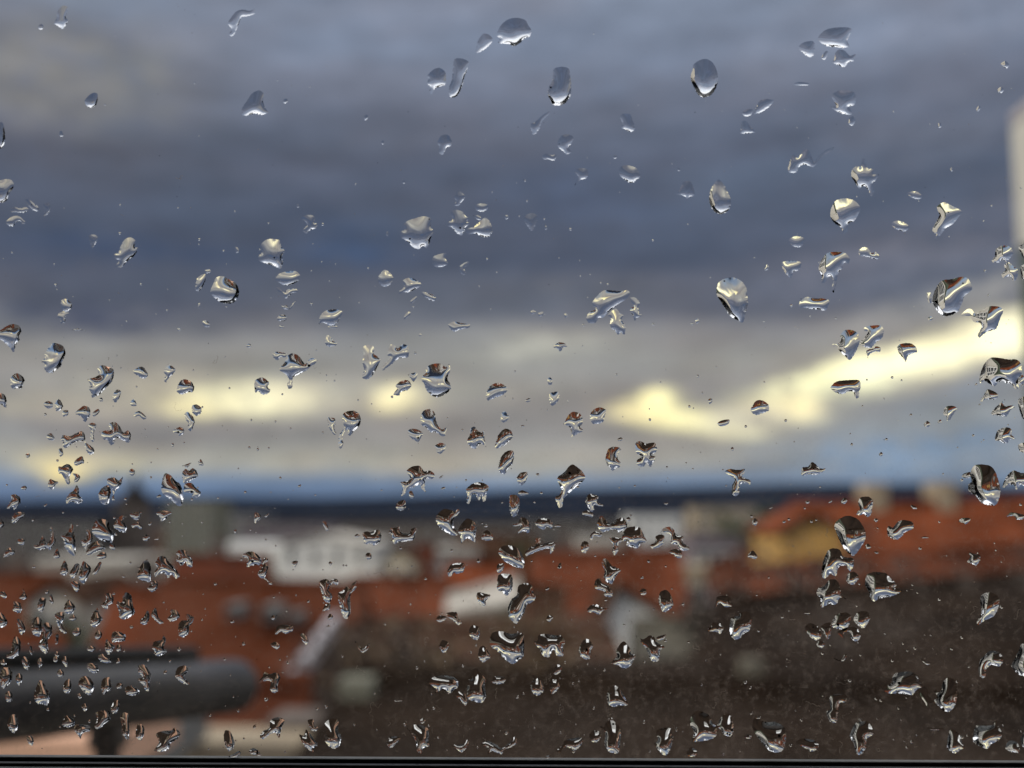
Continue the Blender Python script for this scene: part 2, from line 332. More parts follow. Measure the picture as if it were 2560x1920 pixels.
eaves('house with a broad dull orange roof in the right of centre', 1320, 1730, 1384, 1540, 64, 'beige', 'rust', chim=2, yr2=1372)
eaves('house with a red roof, left neighbour of the broad dull orange roof', 1180, 1420, 1470, 1600, 54, 'stone', 'brown', chim=0)
gable('house with a pale lit gable wall below the broad dull orange roof', 1512, 1668, 1548, 1548, 1470, 46, 9, 'white', 'brown', None)
eaves('low house with a grey-brown roof right of the pale lit gable', 1590, 1850, 1556, 1700, 40, 'olive', 'lead', win=None)
eaves('house with an orange roof sloping down left of the ochre gable', 1780, 2010, 1418, 1480, 56, 'mauve', 'orange', yr2=1330, ye2=1440, win=(1, 3))
big2 = eaves('long house with a bright orange-red roof along the right side', 2010, 2900, 1262, 1400, 62, 'darkwall', 'bright', chim=0, yr2=1244, win=(1, 8))
eaves('house with a dull rust roof under the long bright orange-red roof', 1872, 2950, 1425, 1530, 44, 'darkwall', 'rust', yr2=1335, ye2=1450, win=None)
gable('small house with an ochre yellow gable before the bright orange-red roof', 1950, 2108, 1326, 2030, 1284, 48, 6, 'yellow', 'bright', None)
for (x0, x1, y0) in ((2158, 2206, 1208), (2328, 2376, 1206)):
    a, b = P(x0, y0, 66), P(x1, 1262, 66); o = big2.matrix_world.translation
    box('dormer', Vector((a.x, 65, b.z - .8)) - o, Vector((b.x, 67.5, a.z)) - o, MT['beige'], big2)
# church tower
c = P(335, 1290, 200); t = empty('church_tower', Vector((c.x, 200, GZ)), 'brown stone church tower with a rounded cap rising above the hills', 'tower')
zt = P(335, 1262, 200).z - GZ; ztop = P(335, 1194, 200).z - GZ
box('wall', (-2.6, -2.6, 0), (2.6, 2.6, zt), MT['stone'], t)
box('cornice', (-2.9, -2.9, zt + .003), (2.9, 2.9, zt + .4), MT['stone'], t)
pr = [(zt + .403, 2.6), (zt + 1.4, 2.5), (zt + 2.4, 1.9), (zt + 3.2, 1.0), (ztop - .2, .45), (ztop + 1, .06)]
vs, fs = [], []
for (z, r) in pr:
    for k in range(12): vs.append((r * math.cos(k * math.pi / 6), r * math.sin(k * math.pi / 6), z))
for i in range(5):
    for k in range(12): fs.append((i * 12 + k, i * 12 + (k + 1) % 12, i * 12 + 12 + (k + 1) % 12, i * 12 + 12 + k))
fs += [tuple(range(12))[::-1], tuple(60 + k for k in range(12))]
pyd('roof', vs, fs, MT['slate'], t, smooth=True)
for s in (-1, 1):
    box('belfry_opening', (s * 1.1 - .5, -2.66, zt - 3.6), (s * 1.1 + .5, -2.605, zt - 1.2), MT['glass'], t)
# nearer roofs, running towards the window
house('dark brown roofed house with a sloping pale stone coping along its left edge', P(842, 1572, 31), P(1540, 1592, 33), P(716, 1748, 22), P(1620, 1762, 22.5), 'darkwall', 'brown', win=(1, 8))
cop_a, cop_b = P(840, 1566, 31), P(722, 1738, 22.2)
t = bpy.data.objects['house'] if False else None
hs = [o for o in COL.objects if o.get('label', '').startswith('dark brown roofed house')][0]; o = hs.matrix_world.translation
w = Vector((.13, 0, 0)); up = Vector((0, 0, .35))
a, b = cop_a - o, cop_b - o
hexa('coping', [b - w, b + w, a + w, a - w], [b - w + up, b + w + up, a + w + up, a - w + up], MT['lilac'], hs)
house('house with a black-brown roof filling the lower right of the view', P(1790, 1512, 27), P(3100, 1400, 30), P(1640, 1800, 15), P(3000, 1800, 15), 'darkwall', 'dark', win=None)
bx = [o for o in COL.objects if o.get('label', '').startswith('house with a black-brown')][0]; o = bx.matrix_world.translation
a, b = P(1862, 1655, 20), P(1912, 1762, 20)
a, b = P(1862, 1655, 15.6), P(1912, 1762, 15.6)
box('chimney', Vector((a.x, 15.6, b.z - .4)) - o, Vector((b.x, 16.1, a.z)) - o, MT['lead'], bx)
house('near house with a dark slate roof spreading below the window', P(860, 1705, 14), P(3000, 1760, 14.5), P(250, 2600, 6.2), P(3400, 2600, 6.2), 'darkwall', 'dark', win=None)
nr = [o for o in COL.objects if o.get('label', '').startswith('near house with a dark slate')][0]; o = nr.matrix_world.translation
a, b = P(846, 1702, 13.2), P(926, 1780, 13.2)
box('chimney', Vector((a.x, 13.2, b.z - .3)) - o, Vector((b.x, 13.7, a.z)) - o, MT['olive'], nr)
a = P(1330, 2330, 7.3)
white_box = box('added_white_box', Vector((a.x - .6, 6.7, a.z - .4)) - o, Vector((a.x + .6, 7.6, a.z + .45)) - o, MT['trim'], nr, bevel=.06)  # unseen white box, added to make pale blobs in the drops
eaves('low house with a brown-orange roof just right of the handrail post', 300, 745, 1746, 1846, 15, 'beige', 'rust', win=None, pitch=35)
block('beige flat-roofed outbuilding under the brown-orange roof, behind the window frame', 420, 862, 1850, 13.2, .6, 'beige', None, roofm='beige', name='outbuilding', cat='outbuilding')
block('small grey shed between the handrail post and the beige outbuilding', 292, 372, 1822, 11.5, 1.2, 'grey', None, roofm='grey', name='shed', cat='shed')
block('beige chimney stack at the right end of the beige outbuilding', 716, 836, 1796, 14.0, .5, 'stone', None, roofm='stone', name='chimney_stack', cat='chimney')
block('peach coloured terrace wall at lower left under the handrail', -260, 236, 1838, 9.5, 1.4, 'peach', None, roofm='peach', name='terrace_wall', cat='wall')
# far town, one mass
rnd = random.Random(5); vs, fs = [], []
fm = bpy.data.meshes.new('far_town')
mids = []
for k in range(620):
    d = rnd.uniform(300, 1900); x = rnd.uniform(-.75, .75) * d; w = rnd.uniform(5, 13); dd = rnd.uniform(5, 10); h = rnd.uniform(4, 8); rz = rnd.uniform(1.5, 3)
    b = len(vs); z = GZ
    vs += [(x - w, d - dd, z), (x + w, d - dd, z), (x + w, d + dd, z), (x - w, d + dd, z), (x - w, d - dd, z + h), (x + w, d - dd, z + h), (x + w, d + dd, z + h), (x - w, d + dd, z + h), (x - w, d, z + h + rz), (x + w, d, z + h + rz)]
    mi = rnd.choice((0, 0, 1, 2, 2)); ri = rnd.choice((3, 3, 4))
    for f, q in (((0, 1, 5, 4), mi), ((1, 2, 6, 9, 5), mi), ((2, 3, 7, 6), mi), ((3, 0, 4, 8, 7), mi), ((4, 5, 9, 8), ri), ((8, 9, 6, 7), ri)):
        fs.append(tuple(b + i for i in f)); mids.append(q)
fm.from_pydata(vs, [], fs)
for n in ('stone', 'grey', 'darkwall', 'brown', 'slate'): fm.materials.append(MT[n])
fm.polygons.foreach_set('material_index', mids); fm.update()
ft = bpy.data.objects.new('far_town', fm); COL.objects.link(ft); ft['kind'] = 'stuff'; ft['label'] = 'far-off roofs and walls of the town below the hills'; ft['category'] = 'town'

def tree(label, px, py_top, d, rad, m, loose=1.0, n=420, seed=1, name='tree'):
    rn = random.Random(seed); top = P(px, py_top, d); base = Vector((top.x, d, GZ)); t = empty(name, base, label, 'tree')
    Hh_ = top.z - GZ; rad_ = rad
    vs, fs = [], []
    def limb(a, b, r0, r1, seg=6):
        ax = (b - a).to_track_quat('Z', 'Y').to_matrix(); i0 = len(vs)
        for p, r in ((a, r0), (b, r1)):
            for k in range(seg): vs.append(p + ax @ Vector((r * math.cos(k * 2 * math.pi / seg), r * math.sin(k * 2 * math.pi / seg), 0)))
        for k in range(seg): fs.append((i0 + k, i0 + (k + 1) % seg, i0 + seg + (k + 1) % seg, i0 + seg + k))
    mid = Vector((0, 0, Hh_ - rad_ * 1.5)); limb(Vector((0, 0, 0)), mid, .32, .2); limb(mid, Vector((.2, 0, Hh_ - .5)), .2, .04)
    tips = []
    for k in range(16):
        a = rn.uniform(0, 6.28); e = mid + Vector((math.cos(a) * rad_ * rn.uniform(.5, .9), math.sin(a) * rad_ * rn.uniform(.5, .9), rn.uniform(.2, 1.3) * rad_))
        s = mid + Vector((0, 0, rn.uniform(-.1, .6) * rad_)); limb(s, e, .09, .03); tips.append(e)
        for j in range(4):
            e2 = e + Vector((rn.gauss(0, .35), rn.gauss(0, .35), rn.uniform(0, .5))) * rad_ * .6; limb(s.lerp(e, .7), e2, .04, .012, 4); tips.append(e2)
    pyd('trunk', vs, fs, MT['bark'], t)
    vs2, fs2 = [], []
    for k in range(n):
        c = rn.choice(tips) + Vector((rn.gauss(0, .16), rn.gauss(0, .16), rn.gauss(0, .14))) * rad_ * loose
        for j in range(5):
            p = c + Vector((rn.gauss(0, .2), rn.gauss(0, .2), rn.gauss(0, .2))); u = Vector((rn.gauss(0, 1), rn.gauss(0, 1), rn.gauss(0, 1))).normalized(); w = u.orthogonal().normalized()
            s = rn.uniform(.10, .2) * (rad_ / 3); i0 = len(vs2)
            vs2 += [p - u * s, p + w * s * .6, p + u * s, p - w * s * .6]; fs2.append((i0, i0 + 1, i0 + 2, i0 + 3))
    pyd('crown', vs2, fs2, MT[m], t)
tree('dark green tree before the beige building near the hills', 1868, 1286, 118, 3.6, 'leaf', n=900, seed=3)
tree('small dark green tree beside the narrow pale gabled house', 142, 1560, 50, 1.6, 'leaf', n=500, seed=4)
tree('green tree between grey houses left of the pale grey roof', 1335, 1372, 108, 2.6, 'leaf', n=700, seed=5)
tree('brown bare tree in the dark area under the long orange-red roof', 2170, 1440, 30, 3.0, 'twig', n=500, seed=6)
tree('large brown bare tree at the right edge under the rust roof', 2440, 1420, 28, 3.3, 'twig', n=600, seed=7)
tree('brown bare tree right of the low grey-brown roof', 1930, 1515, 34, 2.6, 'twig', n=500, seed=8)
tree('autumn brown tree in the middle behind the slate roof', 1230, 1600, 19, 1.8, 'leafb', n=500, seed=9)
tree('olive bare tree near the centre, right of the pale chimney', 1000, 1590, 20, 1.5, 'twig', n=400, seed=10)
tree('dark bare tree under the ochre gabled house', 2050, 1560, 21, 1.6, 'twig', n=400, seed=12)

# ------------------------------------------------------------------ handrail of the balcony outside
r0 = .0265
A = P(0, 1765, .80); B = P(612, 1714, 1.11); dv = (B - A)
A2 = A - dv * .9
t = empty('handrail', A2 + Vector((0, 0, -1)), 'dark grey round metal handrail with a rounded end, left of the view outside the glass', 'handrail')
o = t.matrix_world.translation
cyl('rail', A2 - o, B - o, r0, r0 * .98, MT['metal'], t, seg=32, rounded=True)
off = Vector((0, .012, r0 * .98 + .004))
cyl('rubber_strip', A2 - o + off, A + dv * .72 - o + off, .0125, .008, MT['black'], t, seg=16, rounded=True)  # black bar added to hide the sky-lit top of the rail
pp = A.lerp(B, .37) ; 
cyl('post', pp - o + Vector((0, 0, -1.0)), pp - o + Vector((0, 0, -r0 * .8)), .0105, .0105, MT['black'], t, seg=16)
cyl('collar', pp - o + Vector((0, 0, -r0 - .012)), pp - o + Vector((0, 0, -r0 * .7)), .016, .014, MT['metal'], t, seg=16)
# ------------------------------------------------------------------ white wing of the house on the right, with glazing bars
XW = P(2532, 470, 2.75).x
ztop = P(2520, 318, 2.75).z; zmid = P(2545, 642, 2.75).z
t = empty('white_house_wing', Vector((XW, 1.5, GZ)), 'pale stucco wing of the house at the right edge, with white barred windows', 'building')
o = t.matrix_world.translation
box('wall', Vector((XW, .55, GZ)) - o, Vector((XW + 3, 2.52, zmid - .002)) - o, MT['stucco'], t)
box('upper_wall', Vector((XW, .55, zmid)) - o, Vector((XW + 3, 2.75, ztop)) - o, MT['stucco'], t, bevel=.01)
box('coping', Vector((XW - .0, .50, ztop + .002)) - o, Vector((XW + 3.05, 2.74, ztop + .03)) - o, MT['lilac'], t)
for (y0, y1, z0, z1) in ((.70, 1.45, -1.5, -.25), (1.62, 2.42, -1.5, -.25), (.70, 1.45, -.1, .42), (1.62, 2.42, -.1, .42)):
    w = box('window', Vector((XW - .02, y0, z0)) - o, Vector((XW - .002, y1, z1)) - o, MT['trim'], t)
    box('pane', Vector((XW - .024, y0 + .04, z0 + .04)) - o, Vector((XW - .0205, y1 - .04, z1 - .04)) - o, MT['glass'], w)
    nz = max(2, round((z1 - z0) / .22))
    for k in range(1, nz):
        zz = z0 + (z1 - z0) * k / nz; box('glazing_bar', Vector((XW - .036, y0 + .04, zz - .02)) - o, Vector((XW - .0245, y1 - .04, zz + .02)) - o, MT['trim'], w)
    for k in (1, 2, 3):
        yy = y0 + (y1 - y0) * k / 4; box('glazing_bar', Vector((XW - .038, yy - .02, z0 + .04)) - o, Vector((XW - .0262, yy + .02, z1 - .04)) - o, MT['trim'], w)
a = P(2549, 760, 2.62)
cyl('drainpipe', Vector((a.x + .045, 2.6, GZ)) - o, Vector((a.x + .045, 2.6, zmid - .01)) - o, .045, .045, MT['green'], t, seg=16)
# ------------------------------------------------------------------ window: pane, frame, seal
YO = .25                       # outer face of the glass
YI = .2465
t = empty('window', Vector((0, YI, -.4)), 'closed window seen from indoors, its glass covered in rain, black frame along the bottom', 'window')
o = t.matrix_world.translation
def onpane(px, py): v = ray(px, py); return v * (YO / v.y)
zl, zr = onpane(0, 1889), onpane(2560, 1904)
ZB = (zl.z + zr.z) / 2
tilt = (zr.z - zl.z) / (zr.x - zl.x)
gm = bpy.data.materials.new('pane_glass'); gm.use_nodes = True; g = gm.node_tree; g.nodes.clear()
gn = g.nodes.new; gl = g.links.new
mo = gn('ShaderNodeOutputMaterial'); tr = gn('ShaderNodeBsdfTransparent'); go = gn('ShaderNodeBsdfGlossy'); go.inputs['Roughness'].default_value = .0
tr.inputs[0].default_value = (.975, .985, .98, 1)
fr = gn('ShaderNodeFresnel'); fr.inputs[0].default_value = 1.33
m1 = gn('ShaderNodeMixShader'); gl(fr.outputs[0], m1.inputs[0]); gl(tr.outputs[0], m1.inputs[1]); gl(go.outputs[0], m1.inputs[2])
tl = gn('ShaderNodeBsdfTranslucent'); tl.inputs[0].default_value = (.62, .50, .40, 1)
tcn = gn('ShaderNodeTexCoord')
def nz_(scale, det, lo, hi, k, rough=.6, stretch=None):
    n = gn('ShaderNodeTexNoise'); n.inputs['Scale'].default_value = scale; n.inputs['Detail'].default_value = det; n.inputs['Roughness'].default_value = rough
    src = tcn.outputs['Object']
    if stretch:
        mp = gn('ShaderNodeMapping'); mp.inputs['Scale'].default_value = stretch; gl(src, mp.inputs[0]); src = mp.outputs[0]
    gl(src, n.inputs['Vector'])
    r = gn('ShaderNodeMapRange'); r.inputs[1].default_value = lo; r.inputs[2].default_value = hi; r.inputs[3].default_value = 0; r.inputs[4].default_value = k
    gl(n.outputs[0], r.inputs[0]); return r.outputs[0]
def mm(op, a, b):
    n = gn('ShaderNodeMath'); n.operation = op
    for i, v in enumerate((a, b)):
        if isinstance(v, (int, float)): n.inputs[i].default_value = v
        else: gl(v, n.inputs[i])
    return n.outputs[0]
smear = nz_(30, 9, .42, .64, .09, .7)
grain = nz_(620, 7, .50, .68, .16, .75)
wisp = nz_(170, 9, .54, .66, .13, .82)
# dirt is heavier along the bottom of the pane where water dries
sz = gn('ShaderNodeSeparateXYZ'); gl(tcn.outputs['Object'], sz.inputs[0])
low = gn('ShaderNodeMapRange'); low.inputs[1].default_value = ZB + .078; low.inputs[2].default_value = ZB + .018; low.inputs[3].default_value = .10; low.inputs[4].default_value = 1.0
gl(mm('ADD', sz.outputs[2], -.4), low.inputs[0])
foot = gn('ShaderNodeMapRange'); foot.inputs[1].default_value = ZB + .012; foot.inputs[2].default_value = ZB; foot.inputs[3].default_value = 0; foot.inputs[4].default_value = .05
gl(mm('ADD', sz.outputs[2], -.4), foot.inputs[0])
side = gn('ShaderNodeMapRange'); side.inputs[1].default_value = -.06; side.inputs[2].default_value = .02; side.inputs[3].default_value = .35; side.inputs[4].default_value = 1.0; gl(sz.outputs[0], side.inputs[0])
dirt = mm('ADD', mm('MULTIPLY', mm('ADD', mm('ADD', smear, grain), wisp), mm('MULTIPLY', low.outputs[0], side.outputs[0])), foot.outputs[0])
m2 = gn('ShaderNodeMixShader'); gl(dirt, m2.inputs[0]); gl(m1.outputs[0], m2.inputs[1]); gl(tl.outputs[0], m2.inputs[2]); gl(m2.outputs[0], mo.inputs[0])
XL, XR, ZT = -.42, .42, .52
pv = [(XL, YO - YI, ZB - .015 + .4), (XR, YO - YI, ZB - .015 + .4), (XR, YO - YI, ZT + .4), (XL, YO - YI, ZT + .4)]
cm = bpy.data.materials.new('wet_glass'); cm.use_nodes = True; cg = cm.node_tree; cg.nodes.clear()
co = cg.nodes.new('ShaderNodeOutputMaterial'); ct = cg.nodes.new('ShaderNodeBsdfTransparent'); ct.inputs[0].default_value = (.985, .99, .985, 1); cg.links.new(ct.outputs[0], co.inputs[0])
WIN, WIN_O = t, o
def strip(name, y0, y1, z0, z1, m, bev):   # follows the slight tilt of the frame
    q = lambda x, y, z: Vector((x, y, ZB + z + tilt * (x - (zl.x + zr.x) / 2))) - o
    ob = hexa(name, [q(XL - .01, y0, z0), q(XR + .01, y0, z0), q(XR + .01, y1, z0), q(XL - .01, y1, z0)], [q(XL - .01, y0, z1), q(XR + .01, y0, z1), q(XR + .01, y1, z1), q(XL - .01, y1, z1)], m, t)
    bm = bmesh.new(); bm.from_mesh(ob.data); bmesh.ops.bevel(bm, geom=bm.edges[:], offset=bev, segments=4, profile=.5, affect='EDGES'); bm.to_mesh(ob.data); bm.free(); return ob
strip('outer_seal', YO - .0002, YO + .0022, -.02, -.00015, MT['gasket'], .0004)
strip('inner_seal', YI - .0008, YI + .0010, -.02, -.0006, MT['pvc'], .0005)
strip('inner_bead', YI - .004, YI - .0009, -.02, -.0013, MT['gasket'], .0003)
strip('bottom_rail', YI - .03, YI - .0042, -.07, -.00175, MT['pvc'], .0008)
strip('outer_rail', YO + .0024, YO + .016, -.07, -.004, MT['pvc'], .001)
box('top_rail', Vector((XL - .01, YI - .03, ZT - .01)) - o, Vector((XR + .01, YO + .02, ZT + .05)) - o, MT['pvc'], t, bevel=.002)
box('side_rail', Vector((XL - .06, YI - .03, ZB - .07)) - o, Vector((XL - .0102, YO + .02, ZT + .05)) - o, MT['pvc'], t, bevel=.002)
box('side_rail', Vector((XR + .0102, YI - .03, ZB - .07)) - o, Vector((XR + .06, YO + .02, ZT + .05)) - o, MT['pvc'], t, bevel=.002)
# ------------------------------------------------------------------ the room the picture is taken from
y0w, y1w = YI - .06, YO + .06
st = dict(kind='structure')
box('wall_left', (-2.5, y0w, -1.6), (XL - .0605, y1w, 1.4), MT['wallin'], **st)
box('wall_right', (XR + .0605, y0w, GZ), (1.2, y1w, 1.4), MT['wallin'], **st)
box('wall_below', (XL - .06, y0w, GZ), (XR + .06, y1w, ZB - .0705), MT['wallin'], **st)
box('wall_above', (XL - .06, y0w, ZT + .0505), (XR + .06, y1w, 1.4), MT['wallin'], **st)
box('floor', (-2.5, -3.5, -1.7), (1.2, y0w - .001, -1.6), MT['wood'], **st)
box('ceiling', (-2.5, -3.5, 1.401), (1.2, y1w, 1.5), MT['wallin'], **st)
box('wall_back', (-2.5, -3.6, -1.6), (1.2, -3.501, 1.4), MT['wallin'], **st)
box('wall_side_left', (-2.6, -3.6, -1.6), (-2.501, y1w, 1.4), MT['wallin'], **st)
box('wall_side_right', (1.201, -3.6, -1.6), (1.3, y1w, 1.4), MT['wallin'], **st)

